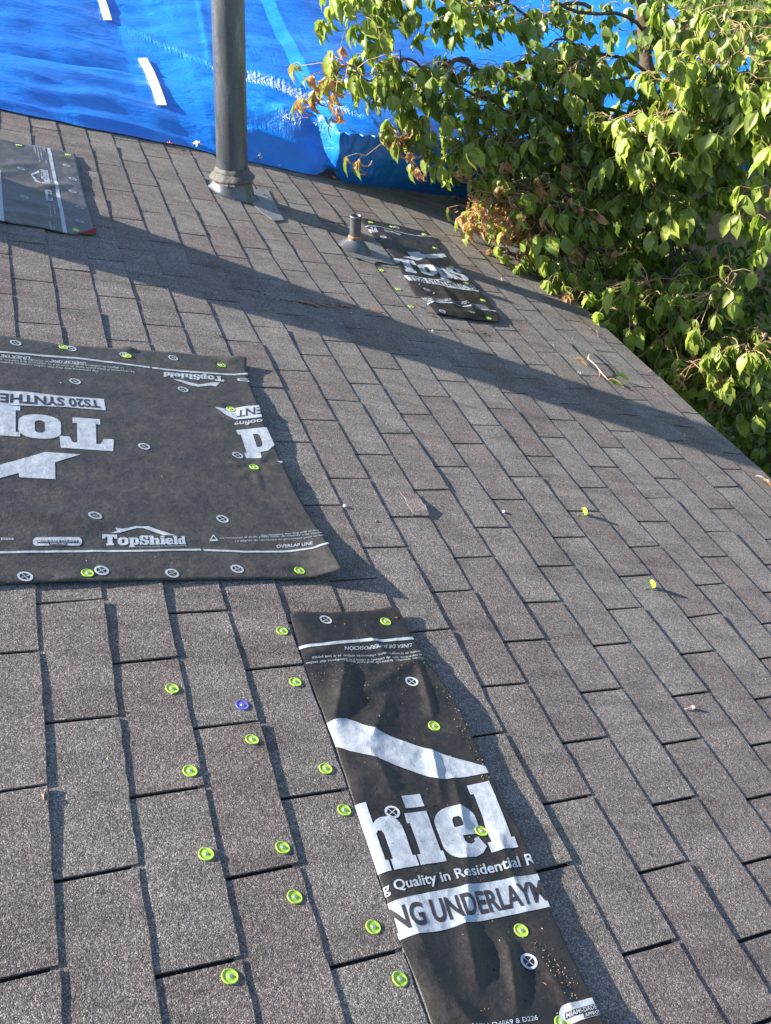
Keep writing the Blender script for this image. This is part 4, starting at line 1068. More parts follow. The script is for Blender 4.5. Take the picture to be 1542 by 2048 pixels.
SB = sheet('long black underlayment strip in the foreground, running out of the picture bottom', botB, topB, leftB, rightB, 84, 150, M['sheet_dark'],
    ridges=[((688, 1330), (668, 1440), 0.018, 0.011), ((834, 1335), (864, 1440), 0.010, 0.006), ((775, 1395), (740, 1480), 0.022, 0.006), ((700, 1400), (870, 1300), 0.018, 0.005),
            ((600, 1310), (660, 1300), 0.012, 0.004), ((720, 1260), (790, 1330), 0.016, 0.005), ((860, 1490), (880, 1600), 0.016, 0.005), ((905, 1560), (925, 1650), 0.016, 0.006),
            ((925, 1840), (950, 1970), 0.016, 0.008), ((930, 1690), (935, 1830), 0.018, 0.004), ((1010, 1880), (1030, 2010), 0.012, 0.008), ((1060, 1890), (1150, 2040), 0.016, 0.005), ((820, 1830), (900, 2040), 0.025, 0.005),
            ((740, 1500), (800, 1620), 0.02, 0.004), ((985, 1660), (1035, 1780), 0.014, 0.004), ((700, 1560), (760, 1540), 0.02, 0.004), ((900, 2000), (960, 2080), 0.02, 0.006)],
    dents=[(p, 0.020) for p in B_nails], base=0.0068, wr=0.0017)
for p in ((651, 1240), (822, 1365), (784, 1625), (1056, 1925)): ring(SB, p, 0.0135)
ox, oy, sc = 560, 1200, 3.855
px_line(SB, cp(ox, oy, sc, [(100, 361), (170, 356), (330, 345), (500, 326), (640, 316), (760, 322), (900, 312), (1060, 308)]), 0.0085)
text(SB, 'LÍNEA DE SUPERPOSICIÓN', cp(ox, oy, sc, [(1010, 350), (498, 362), (498, 388), (1004, 374)]), False, 0.01)
text(SB, 'rendre de la température, chaussures utiliser et la toit pente', cp(ox, oy, sc, [(1082, 408), (245, 440), (245, 458), (1078, 424)]), False, 0.0, 2)
text(SB, 'de la superficie, tipo de calzado o clima y la pendiente del techo', cp(ox, oy, sc, [(1120, 440), (205, 474), (205, 492), (1116, 456)]), False, 0.0, 2)
text(SB, 'conditions, weather, footwear and roof pitch', cp(ox, oy, sc, [(1150, 468), (503, 478), (503, 496), (1146, 484)]), False, 0.0, 2)
ox, oy, sc = 500, 1150, 2.203
px_poly(SB, cp(ox, oy, sc, [(300, 648), (425, 634), (470, 648), (560, 690), (770, 768), (900, 812), (1043, 858), (1046, 884), (900, 902), (825, 908), (720, 868), (620, 832), (520, 796), (440, 775), (350, 730), (335, 700)]))
ox, oy, sc = 680, 1540, 3.505
slab(SB, 'hiel', cp(ox, oy, sc, [(178, 735), (1240, 556), (1052, 97), (20, 246)]), 0.03)
px_poly(SB, cp(ox, oy, sc, [(1150, 240), (1172, 262), (1215, 370), (1268, 470), (1258, 468), (1205, 380), (1165, 290)]))
text(SB, 'g Quality in Residential R', cp(ox, oy, sc, [(312, 856), (1366, 669), (1340, 601), (294, 790)]), False, 0.018, 4)
px_poly(SB, cp(ox, oy, sc, [(300, 930), (700, 846), (1100, 778), (1420, 730), (1500, 965), (1200, 1020), (900, 1082), (700, 1132), (400, 1182), (330, 1190)]))
text(SB, 'NG UNDERLAYM', cp(ox, oy, sc, [(390, 1126), (1448, 920), (1400, 784), (345, 972)]), True, 0.028, 4)
ox, oy, sc = 960, 1880, 5.14
text(SB, 'ASTM D4869 & D226', cp(ox, oy, sc, [(-120, 945), (598, 818), (586, 772), (-130, 892)]), False, 0.014)
capsule(SB, cp(ox, oy, sc, [(840, 892), (1480, 745), (1420, 560), (795, 700)]))

# ---------------- the sheet beside the small vent
leftC = [(872, 629), (842, 594.7), (828, 590), (808, 553), (795, 533), (783, 511), (753.6, 481), (716.7, 438)]
leftC = [(x, y, 0.0035) for x, y in leftC]
rightC = [(996, 645, 0.009), (997.6, 631.6, 0.010), (975, 604.5, 0.010), (953, 577, 0.009), (930, 553, 0.009), (906, 530.6, 0.008), (879, 498.6, 0.009), (857, 466.5, 0.010)]
botC = [(872, 629, 0.0035), (921, 636.6), (963, 642.7), (996, 645, 0.009)]
topC = [(716.7, 438, 0.0035), (770, 446), (815, 457), (857, 466.5, 0.010)]
C_nails = [(741.5, 445), (783.6, 454), (847.7, 469), (869.6, 496.5), (903, 534), (932, 567), (965.8, 601), (977, 637)]
SC_ = sheet('black underlayment patch beside the small vent, farthest from the camera, with wavy lettering', botC, topC, leftC, rightC, 60, 84, M['sheet_dark'],
    ridges=[((770, 470), (800, 500), 0.03, 0.008), ((838, 505), (880, 560), 0.03, 0.010), ((880, 575), (905, 615), 0.03, 0.011), ((905, 625), (960, 635), 0.03, 0.010), ((850, 590), (870, 612), 0.02, 0.006), ((925, 600), (950, 628), 0.025, 0.009)],
    dents=[(p, 0.02) for p in C_nails], base=0.0075, wr=0.003)
ox, oy, sc = 660, 400, 4.058
px_line(SC_, cp(ox, oy, sc, [(270, 210), (400, 222), (520, 255), (640, 285), (730, 298), (830, 303)]), 0.008)
px_line(SC_, cp(ox, oy, sc, [(785, 838), (900, 840), (1000, 858), (1150, 882), (1350, 913)]), 0.008)
px_poly(SC_, cp(ox, oy, sc, [(620, 423), (720, 433), (735, 455), (850, 442), (930, 440), (945, 467), (820, 482), (700, 497), (645, 482), (590, 468), (655, 460)]))
slab(SC_, 'TopS', cp(ox, oy, sc, [(572, 575), (1140, 668), (1045, 565), (508, 470)]), -0.02)
px_poly(SC_, cp(ox, oy, sc, [(600, 605), (700, 622), (900, 655), (1160, 700), (1210, 752), (1000, 722), (850, 690), (640, 655)]))
text(SC_, 'TS20 SYNTHETIC RO', cp(ox, oy, sc, [(652, 655), (1215, 745), (1180, 707), (628, 616)]), True, 0.02)
text(SC_, 'Slip resistance may vary with surface conditions', cp(ox, oy, sc, [(750, 800), (1260, 868), (1255, 858), (745, 790)]), False, 0, 2)
text(SC_, 'La resistencia al desliz puede variar de acuerdo a las', cp(ox, oy, sc, [(765, 812), (1270, 880), (1265, 870), (760, 802)]), False, 0, 2)
text(SC_, 'OVERLAP LINE', cp(ox, oy, sc, [(1180, 880), (1285, 893), (1278, 883), (1172, 870)]), False, 0.02)
text(SC_, 'LÍNEA DE SUPERPOSICIÓN', cp(ox, oy, sc, [(790, 828), (950, 838), (945, 827), (786, 817)]), False, 0.02)
capsule(SC_, cp(ox, oy, sc, [(445, 262), (575, 292), (560, 275), (432, 246)]))
slab(SC_, 'eld', cp(ox, oy, sc, [(322, 262), (388, 264), (372, 228), (298, 226)]))
for p in ((782, 736), (910, 909), (1137, 930), (430, 306), (540, 226)): ring(SC_, (ox + p[0] / sc, oy + p[1] / sc), 0.0145)

# ---------------- the sheet at the upper left
botD = [(-330, 388), (0, 443), (90, 458), (128, 467), (150, 470), (187, 459, 0.008)]
topD = [(-330, 232), (0, 279), (60, 290), (150, 308)]
leftD = [(-330, 388), (-330, 310), (-330, 232)]
rightD = [(187, 459, 0.008), (178, 425, 0.008), (168, 390, 0.009), (160, 355, 0.009), (153, 325, 0.010), (150, 308)]
D_nails = [(38, 291), (136, 310), (152, 461)]
SD = sheet('faded black underlayment sheet at the upper left, its corner curled up dark red', botD, topD, leftD, rightD, 90, 70, M['sheet_faded'],
    ridges=[((65, 378), (140, 372), 0.030, 0.008), ((0, 335), (60, 330), 0.03, 0.006), ((100, 310), (150, 325), 0.02, 0.006), ((20, 400), (170, 430), 0.03, 0.004), ((0, 420), (150, 445), 0.03, 0.004), ((-20, 350), (40, 345), 0.03, 0.005)],
    dents=[(p, 0.022) for p in D_nails], wr=0.002)
ox, oy, sc = 0, 260, 7.009
px_line(SD, cp(ox, oy, sc, [(676, 238), (730, 500), (790, 800), (850, 1100), (910, 1440)]), 0.0135)
px_poly(SD, cp(ox, oy, sc, [(-200, 560), (0, 585), (15, 700), (58, 1296), (-200, 1260)]))
px_poly(SD, cp(ox, oy, sc, [(428, 630), (545, 568), (550, 604), (450, 642), (500, 685), (515, 712), (578, 748), (570, 758), (485, 724), (480, 700)]))
slab(SD, 'TopShield', cp(ox, oy, sc, [(708, 792), (672, 575), (562, 556), (592, 772)]))
capsule(SD, cp(ox, oy, sc, [(745, 1000), (720, 862), (625, 855), (648, 995)]))
for p in ((292, 557), (345, 948), (932, 504), (1020, 693), (1018, 873), (1113, 1092), (1113, 1288)): ring(SD, (ox + p[0] / sc, oy + p[1] / sc), 0.0145)
for a, b, w in (((465, 210), (490, 325), 18), ((500, 215), (548, 455), 18), ((540, 232), (580, 415), 18), ((660, 1040), (705, 1225), 24), ((740, 1110), (760, 1185), 24), ((680, 1290), (710, 1400), 22), ((730, 1350), (750, 1400), 22), ((695, 590), (722, 750), 9)):
    dx = w
    t_ = 'Slip resistance may vary' if abs(a[1] - b[1]) > 120 else 'OVERLAP LINE'
    text(SD, t_, cp(ox, oy, sc, [(b[0] + dx, b[1] + 4), (a[0] + dx, a[1] + 4), a, b]), False, 0.02, 2)
for a in (600, ):
    text(SD, 'LINEA', cp(ox, oy, sc, [(640, 312), (625, 255), (592, 248), (606, 306)]), False, 0.03)
    text(SD, 'LINE', cp(ox, oy, sc, [(662, 490), (655, 436), (632, 432), (638, 486)]), False, 0.03)
# curled corner showing the red back
mb = MB(); v = []; f = []; n = 10
for i in range(n + 1):
    t = i / n
    a = R(lerp(160, 190, t), lerp(468, 467, t), 0.006); 
    for j in range(7):
        s = j / 6
        h = 0.014 * t * math.sin(s * 2.2) + 0.001
        q = R(lerp(158, 191, t) + (1 - s) * 0, lerp(472, 474, t) - s * lerp(2, 11, t), 0.0)
        v.append((q.x, q.y, 0.007 + h))
for i in range(n):
    for j in range(6):
        p = i * 7 + j; f.append((p, p + 7, p + 8, p + 1))
org = SD['org']; mb.add([Vector(q) - org for q in v], f)
o = mb.build('curled_corner', M['red_under'], SD['root'], smooth=True)
md = o.modifiers.new('thick', 'SOLIDIFY'); md.thickness = 0.0008

for S in SHEETS:
    if S['mb'].v: S['mb'].build('printed_lettering', M['ink'], S['root'])
    if S['mbd'].v: S['mbd'].build('printed_dark_lettering', M['ink_dark'], S['root'])
def surf(x, y):
    z = 0.0
    for S in SHEETS:
        h = S['bvh'].ray_cast((x, y, 1.0), (0, 0, -1))
        if h[0] is not None: z = max(z, h[0].z + 0.0004)
    if z: return z
    h = TAB_BVH.ray_cast((x, y, 1.0), (0, 0, -1))
    if h[0] is not None: return h[0].z
    for s in range(S0, S1):
        a = nod(s, round(y / UY, 1))[0]; b = nod(s + 1, round(y / UY, 1))[0]
        if a <= x < b: return TH * (x - a) / (b - a)
    return TH
# ================================================================ CAP NAILS
def cap_nail(px, label, group, matl='cap', tilt=0.09, standing=None, z=None, on=None):
    p = R(*px, 0.004)
    if on is not None: mw = on
    else:
        z_ = surf(p.x, p.y)
        p = R(*px, z_)
        r = random.Random(int(px[0] * 7 + px[1]))
        rot = Matrix.Rotation(r.uniform(0, 6.28), 4, 'Z') @ Matrix.Rotation(r.uniform(-tilt, tilt), 4, 'X')
        mw = MR @ Matrix.Translation(p) @ rot
    root = empty('cap_nail', mw, label, 'cap nail', group)
    m = MB()
    m.lathe([(0.0112, 0.0000), (0.0122, 0.0006), (0.0122, 0.0018), (0.0116, 0.0024), (0.0108, 0.0024), (0.0098, 0.0017), (0.0062, 0.0014), (0.0045, 0.0019), (0.0, 0.0019)], 28, wob=0.01)
    m.build('plastic_cap', M[matl], root, smooth=True)
    m = MB()
    m.lathe([(0.0029, 0.0017), (0.0029, 0.0025), (0.0022, 0.0030), (0.0, 0.0030)], 14)
    m.build('nail_head', M['steel'], root, smooth=True)
    m = MB()
    sh_len = 0.032 if standing else 0.004
    m.lathe([(0.0, -sh_len), (0.0013, -sh_len + 0.003), (0.0015, 0.0)], 8)
    m.build('nail_shank', M['steel'], root)
    return root
G1 = 'cap nails driven through bare shingles'
G2 = 'cap nails holding the underlayment'
for px, lb in [
    ((564, 1263), 'green cap nail just left of the foreground strip\'s top left corner'),
    ((590.5, 1365), 'green cap nail just left of the foreground strip, beside its small upside-down print'),
    ((344, 1378), 'green cap nail highest on the bare shingles, left of the blue cap nail'),
    ((504, 1480), 'green cap nail just below the single blue cap nail'),
    ((380, 1543), 'green cap nail near a tab corner, second down in the left-hand line'),
    ((651, 1538), 'green cap nail left of the white roof-shaped stripe on the foreground strip'),
    ((688, 1621), 'green cap nail left of the large letter h'),
    ((565, 1696), 'green cap nail on shingles between two tab slots, left of the letter h'),
    ((412, 1709), 'green cap nail third down in the left-hand line, with a brown fleck above it'),
    ((589, 1795), 'green cap nail in the middle of the lowest group, below a tab slot'),
    ((746, 1855), 'scuffed green cap nail left of the white band with the letters NG'),
    ((459.5, 1954), 'green cap nail lowest and farthest left, close to the picture bottom'),
    ((799, 1959), 'green cap nail just left of the black strip near the picture bottom')]:
    cap_nail(px, lb, G1)
cap_nail((484, 1411), 'the only blue cap nail, on bare shingles near the foreground strip', G1, 'cap_blue')
for px, lb in [
    ((771, 1244), 'green cap nail at the top right corner of the foreground strip'),
    ((868, 1453), 'chipped green cap nail above the white roof-shaped stripe'),
    ((962, 1663), 'green cap nail over the large letter e'),
    ((1042, 1862), 'scuffed green cap nail below the word UNDERLAYM'),
    ((1124, 2047), 'green cap nail cut off by the bottom of the picture'),
    ((127, 695), 'green cap nail farthest left along the top edge of the largest sheet'),
    ((254, 712), 'green cap nail at the small pucker in the top edge of the largest sheet'),
    ((443.5, 731), 'green cap nail at the top right corner of the largest sheet'),
    ((461.5, 819), 'green cap nail beside the upside-down letters ENT'),
    ((508, 935), 'green cap nail with puckers radiating from it, below the big letter d'),
    ((599, 1142), 'green cap nail by the raised lower right corner of the largest sheet'),
    ((175, 1147), 'green cap nail on the lower edge of the largest sheet, at the left'),
    ((38, 291), 'green cap nail farthest left on the upper left sheet'),
    ((136, 310), 'green cap nail at the top right corner of the upper left sheet'),
    ((152, 461), 'green cap nail beside the curled red corner'),
    ((741.5, 445), 'green cap nail nearest the top of the small vent pipe'),
    ((783.6, 454), 'green cap nail second along the far edge of the vent patch'),
    ((847.7, 469), 'green cap nail at the far right corner of the vent patch'),
    ((869.6, 496.5), 'green cap nail on the right edge of the vent patch, above the white chevron'),
    ((903, 534), 'green cap nail on the vent patch beside the letter S'),
    ((932, 567), 'green cap nail at the end of the vent patch\'s white band'),
    ((965.8, 601), 'green cap nail on the right edge of the vent patch, below the band'),
    ((977, 637), 'green cap nail at the near right corner of the vent patch')]:
    cap_nail(px, lb, G2, tilt=0.10)
for px, lb in [((761.7, 541), 'green cap nail in the shingles just below the small vent\'s metal flashing'),
    ((796, 578.5), 'green cap nail in bare shingles left of the vent patch, the middle one of three'),
    ((821.6, 613.5), 'green cap nail with a dry leaf scrap, nearest of three left of the vent patch')]:
    cap_nail(px, lb, G1)
# loose nails standing tilted on their caps
for px, lb in [((1160, 1031), 'loose green cap nail tipped on edge, the farther of two on the open roof'),
               ((1295, 1178), 'loose green cap nail tipped on edge, the nearer of two on the open roof')]:
    p = R(*px, 0.0); z_ = surf(p.x, p.y)
    ax = (Vector((0.80, 0.28, 0.36))).normalized()      # cap faces down the slope, shank lies back
    q = ax.to_track_quat('Z', 'Y')
    p = p + Vector((0.014, 0.006, z_ + 0.0118))
    cap_nail(px, lb, 'loose cap nails lying on the roof', 'cap', standing=True, on=MR @ Matrix.Translation(p) @ q.to_matrix().to_4x4())
p = R(1378, 1419, 0); z_ = surf(p.x, p.y)
nn = empty('loose_nail', MR @ Matrix.Translation(p + Vector((0, 0, z_ + 0.004))) @ Matrix.Rotation(rad(100), 4, 'Z') @ Matrix.Rotation(rad(84), 4, 'X'), 'bare tan nail lying on the open shingles at the right', 'nail')
m = MB(); m.lathe([(0.0, -0.018), (0.0016, -0.014), (0.0018, 0.010)], 8); m.build('nail_shank', M['twig_pale'], nn)
m = MB(); m.lathe([(0.0018, 0.010), (0.0048, 0.0105), (0.0048, 0.0118), (0.0, 0.0122)], 12); m.build('nail_head', M['twig_pale'], nn)
# red caps along the tarp's edge
for px, lb in [((339, 287), 'red cap nail on the tarp\'s lower edge, left of the stack pipe'), ((668, 356), 'red cap nail where the tarp\'s bright crease meets the shingles')]:
    h = on_tarp(*px)
    if h is None: h = MR @ R(*px, 0.012)
    cap_nail(px, lb, 'red cap nails at the tarp edge', 'cap_red', on=Matrix.Translation(h) @ MR.to_3x3().to_4x4() @ Matrix.Translation((0, 0, 0.003)))
# scraps of paper caught at the tarp edge
def scrap(px, sz, label, matl, seed, name='paper_scrap', cat='scrap', tarp_=True, lift=0.012):
    r = random.Random(seed)
    h = on_tarp(*px) if tarp_ else None
    if h is None:
        p = R(*px, 0); h = MR @ (p + Vector((0, 0, surf(p.x, p.y))))
    mb = MB(); n = 7; v = []; f = []
    for j in range(n + 1):
        for i in range(n + 1):
            x = (i / n - 0.5) * sz * (1 + 0.3 * nz(j, seed)); y = (j / n - 0.5) * sz * 0.7 * (1 + 0.3 * nz(i * .5, seed, 3))
            v.append((x, y, 0.002 + lift * (0.5 + nz(i * 0.35 + seed, j * 0.35, 1)) ))
    for j in range(n):
        for i in range(n):
            a = j * (n + 1) + i
            if (i in (0, n-1) or j in (0, n-1)) and r.random() < 0.3: continue
            f.append((a, a + 1, a + n + 2, a + n + 1))
    mb.add(v, f)
    o = mb.build(name, matl, None, smooth=True)
    o.matrix_world = Matrix.Translation(h) @ MR.to_3x3().to_4x4() @ Matrix.Rotation(r.uniform(0, 6), 4, 'Z')
    return tag(o, label, cat)
scrap((394, 293), 0.045, 'white paper scrap on the tarp edge just left of the stack pipe', M['paper'], 3, lift=0.03)
scrap((517, 319), 0.030, 'small white scrap on the tarp edge just right of the stack pipe', M['paper'], 5, lift=0.03)
scrap((557, 333), 0.014, 'tiny white fleck at the tarp edge between stack pipe and crease', M['paper'], 6, lift=0.01)
for px, lb, sd_ in (((1007, 1025), 'white plastic bead lying on the shingles right of the torn tab corner', 1), ((689, 1014), 'white pebble by a tab slot right of the largest sheet', 2), ((865, 663), 'white plastic crumb in the shade band, middle of the roof', 3)):
    p = R(*px, 0.0); z_ = surf(p.x, p.y); m = MB(); m.lathe([(0.0, -0.003), (0.004, -0.002), (0.0052, 0.0), (0.004, 0.002), (0.0, 0.003)], 10, wob=0.2)
    o = m.build('white_pebble', M['paper'], None, True); o.matrix_world = MR @ Matrix.Translation(p + Vector((0, 0, z_ + 0.003))); tag(o, lb, 'pebble')

# ================================================================ LEAF SHAPES
def leaflet(L, W, r, fold=0.5, droop=0.5, dry=False):
    """a pointed leaflet with a folded midrib, toothed edge and a droop; grows along +X, face up +Z"""
    n = 6
    prof = [0.0, 0.62, 0.98, 0.92, 0.66, 0.34, 0.0]
    v = []; f = []
    cv = r.uniform(0.6, 1.3) * droop; tw = r.uniform(-0.5, 0.5) * (2 if dry else 1)
    x = z = 0; a = 0
    for i in range(n + 1):
        t = i / n
        if i:
            a -= cv / n * 1.5
            x += L / n * math.cos(a); z += L / n * math.sin(a)
        w = prof[i] * W * 0.5 * (1 + r.uniform(-.12, .12))
        fo = fold * (1 + r.uniform(-.25, .25)) + (r.uniform(-.6, .6) if dry else 0)
        th = tw * t
        for sgn in (-1, 1):
            y0 = sgn * w * math.cos(fo); z0 = w * math.sin(fo)
            y1 = y0 * math.cos(th) - z0 * math.sin(th); z1 = y0 * math.sin(th) + z0 * math.cos(th)
            v.append((x + (0.05 * L if i in (2, 4) else 0) + r.uniform(-.02, .02) * L, y1, z + z1 + (r.uniform(-.06, .06) * L if dry else 0)))
        v.append((x, 0, z))
    for i in range(n):
        p = 3 * i; q = p + 3
        f.append((p, p + 2, q + 2, q)); f.append((p + 2, p + 1, q + 1, q + 2))
    return v, f
LR = random.Random(3)
LEAFS = [leaflet(1.0, LR.uniform(0.46, 0.72), LR, LR.uniform(0.15, 0.7), LR.uniform(0.2, 1.3), LR.random() < .3) for _ in range(22)]
DRY = [leaflet(1.0, LR.uniform(0.30, 0.5), LR, LR.uniform(0.7, 1.2), LR.uniform(0.8, 1.8), True) for _ in range(8)]

# twig with leaves lying on the roof
def flat_leaf(name, px, L, rot, matl, tone, label=None, cat=None, parent=None, lift=0.006, droop=0.2, fold=0.4, seed=1, dry=False, pitch=0.0):
    r = random.Random(seed)
    v, f = leaflet(L, L * 0.55, r, fold, droop, dry)
    p = R(*px, 0); z_ = surf(p.x, p.y)
    mw = MR @ Matrix.Translation(p + Vector((0, 0, z_ + lift))) @ Matrix.Rotation(rot, 4, 'Z') @ Matrix.Rotation(-pitch, 4, 'Y')
    if parent:
        iv_ = parent.matrix_world.inverted() @ mw
        o = mesh_obj(name, [iv_ @ Vector(q) for q in v], f, matl, parent, smooth=True, col=[tone] * len(f))
    else:
        o = mesh_obj(name, v, f, matl, None, smooth=True, col=[tone] * len(f)); o.matrix_world = mw
        tag(o, label, cat)
    return o
pts = [(1185, 706, .004), (1178, 710, .022), (1176, 717, .030), (1183, 723, .026), (1192, 731, .020), (1199, 740, .016), (1206, 749, .010), (1216, 760, .008)]
c = R(1198, 735)
tw = empty('fallen_twig', MR @ Matrix.Translation(c), 'broken twig with two green leaves lying on the shingles near the eave', 'twig')
bpy.context.view_layer.update()
m = MB(); m.tube([R(*p) - c for p in pts], [.0016, .0025, .0026, .0026, .0022, .002, .0018, .0015], 7); m.build('stem', M['twig_pale'], tw, smooth=True)
m = MB(); m.tube([R(1198, 738, .014) - c, R(1199.5, 747, .008) - c, R(1199, 753, .005) - c], [.002, .002, .001], 5); m.build('side_shoot', M['twig'], tw)
m = MB(); m.tube([R(1216, 760, .008) - c, R(1222, 757, .018) - c, R(1230, 757, .022) - c], [.0015, .0012, .001], 5); m.build('leaf_stalk', M['twig'], tw)
flat_leaf('leaf', (1214, 760), 0.078, -0.9, M['leaf'], 1.0, parent=tw, seed=4, pitch=0.15)
flat_leaf('leaf', (1228, 757), 0.078, -0.15, M['leaf'], 1.5, parent=tw, seed=5, lift=0.018, pitch=-0.1, fold=0.8)
flat_leaf('leaf', (1228, 757), 0.022, 1.4, M['leaf'], 1.0, parent=tw, seed=8, lift=0.018, pitch=0.6)
flat_leaf('dry_leaf', (1146, 722), 0.075, -0.35, M['leaf_dry'], 1.0, 'folded yellow dry leaf on the shingles left of the fallen twig', 'leaf', seed=6, fold=0.9, lift=0.008)
scrap((1158, 749), 0.022, 'pale curled scrap under the yellow dry leaf near the fallen twig', M['paper'], 9, 'leaf_scrap', 'leaf', False)
flat_leaf('dry_leaf', (1506, 958), 0.062, -0.5, M['paper'], 1.0, 'bleached curled leaf on the shingles at the right edge of the picture', 'leaf', seed=7, fold=0.9, lift=0.012)
flat_leaf('dry_leaf', (1520, 964), 0.050, -1.0, M['leaf_dry'], 0.8, 'brown curled leaf tip behind the bleached leaf at the right edge', 'leaf', seed=12, fold=1.0, lift=0.010)
flat_leaf('dry_leaf', (424, 672), 0.030, 0.3, M['leaf'], 0.6, 'small green leaf lying on shingles between the largest sheet and shade band', 'leaf', seed=9, dry=True)
flat_leaf('dry_leaf', (828, 612), 0.030, 0.3, M['leaf_dry'], 0.2, 'brown leaf scrap beside the cap nail left of the vent patch', 'leaf', seed=10, dry=True)
flat_leaf('dry_leaf', (955, 506), 0.022, 0.3, M['leaf_dry'], 1.0, 'tiny yellow leaf on shingles between the vent patch and the tree', 'leaf', seed=11, dry=True)
flat_leaf('dry_leaf', (900, 397), 0.07, 0.3, M['leaf_dry'], 0.7, 'brown leaf at the foot of the dark tarp face', 'leaf', seed=13, dry=True)

# crumbs, granules and bark bits
def crumbs(name, n, place, size, matl, seed, label, asp=1.0):
    r = random.Random(seed); mb = MB()
    for _ in range(n):
        q = place(r)
        if q is None: continue
        x, y, z = q
        s = size * r.choice((0.45, 0.6, 0.8, 1.0, 1.6)) * r.uniform(0.8, 1.2); a = r.uniform(0, 6.28); ca, sa = math.cos(a), math.sin(a)
        pts = []
        for dx, dy, dz in ((-1, -.6, 0), (1, -.5, 0), (.2, .9, 0), (0, 0, 1.1)):
            dx *= asp; dx += r.uniform(-.3, .3); dy += r.uniform(-.3, .3)
            pts.append((x + s * (dx * ca - dy * sa), y + s * (dx * sa + dy * ca), z + s * dz * r.uniform(.5, 1)))
        mb.add(pts, [(0, 1, 3), (1, 2, 3), (2, 0, 3), (0, 2, 1)])
    o = mb.build(name, matl, None); o.matrix_world = MR
    return tag(o, label, None, None, 'stuff')
def on_sheet(S, px0, px1, w):
    A = [R(*p, .008) for p in (px0, px1)]
    def g(r):
        t = r.random(); p = A[0].lerp(A[1], t); x = p.x + r.gauss(0, w); y = p.y + r.gauss(0, w)
        h = S['bvh'].ray_cast((x, y, 1), (0, 0, -1))
        return None if h[0] is None else (x, y, h[0].z + 0.0003)
    return g
crumbs('loose_granules', 150, on_sheet(SB, (1060, 1880), (1160, 2010), 0.012), 0.0009, M['grit'], 1, 'pale granules gathered in a line near the black strip\'s lower right edge')
crumbs('loose_granules', 200, on_sheet(SB, (895, 1390), (985, 1590), 0.008), 0.0010, M['grit'], 2, 'pale granules along the black strip\'s right edge above the letters')
crumbs('loose_granules', 150, on_sheet(SB, (640, 1370), (700, 1330), 0.022), 0.0008, M['grit'], 3, 'pale granules by the upside-down small print')
crumbs('loose_granules', 160, on_sheet(SB, (720, 1400), (830, 1300), 0.030), 0.0009, M['grit'], 4, 'pale granules scattered over the strip\'s folds')
crumbs('loose_granules', 380, on_sheet(SB, (700, 1250), (1050, 2030), 0.11), 0.0008, M['grit'], 5, 'pale granules sprinkled thinly over the foreground strip')
crumbs('loose_granules', 260, on_sheet(SB, (800, 1600), (1060, 1850), 0.07), 0.0010, M['deck'], 6, 'dark granules speckling the white lettering')
crumbs('loose_granules', 90, on_sheet(SA, (50, 1120), (620, 1120), 0.08), 0.0009, M['grit'], 7, 'pale granules sprinkled over the largest sheet')
def on_roof(x0, x1, y0, y1):
    def g(r):
        x, y = r.uniform(x0, x1), r.uniform(y0, y1); return (x, y, surf(x, y) + 0.0003)
    return g
crumbs('bark_crumbs', 90, on_roof(-0.8, 1.9, -1.6, 2.6), 0.0022, M['leaf_dry'], 8, 'brown bark crumbs scattered over the shingles', 2.2)
crumbs('pale_crumbs', 50, on_roof(-0.8, 1.9, -1.6, 3.0), 0.0018, M['paper'], 9, 'pale crumbs scattered over the shingles')

r = random.Random(77); a = MB()
for _ in range(22):
    x = r.uniform(1.35, 1.89); y = r.uniform(0.5, 3.3); L = r.uniform(0.018, 0.04); src = r.choice(DRY)
    mt = Matrix.Rotation(r.uniform(0, 6.28), 3, 'Z') @ Matrix.Rotation(r.uniform(-.3, .3), 3, 'X')
    a.add([mt @ (Vector(q) * L) + Vector((x, y, surf(x, y) + L * 0.22)) for q in src[0]], src[1], 0, r.random())
o = a.build('fallen_leaf_scraps', M['leaf_dry'], None, True, True); o.matrix_world = MR
tag(o, 'small dry leaf scraps scattered along the shingles near the eave', None, None, 'stuff')

# ================================================================ TREE
tree_base = Vector((3.05, 2.75, 0))
tr = empty('box_elder_tree', Matrix.Translation(tree_base), 'leafy green tree overhanging the eave at the right, some leaves dried brown', 'tree')
def tl(p): return Vector(p) - tree_base
trunk = [tree_base, Vector((3.0, 2.78, 1.0)), P3(1315, 420, 6.25), P3(1308, 250, 6.2), P3(1292, 120, 6.2), P3(1283, 20, 6.2), P3(1270, -120, 6.3)]
m = MB(); m.tube([tl(p) for p in trunk], [.10, .085, .06, .042, .035, .03, .024], 10); m.build('trunk', M['bark'], tr, smooth=True)
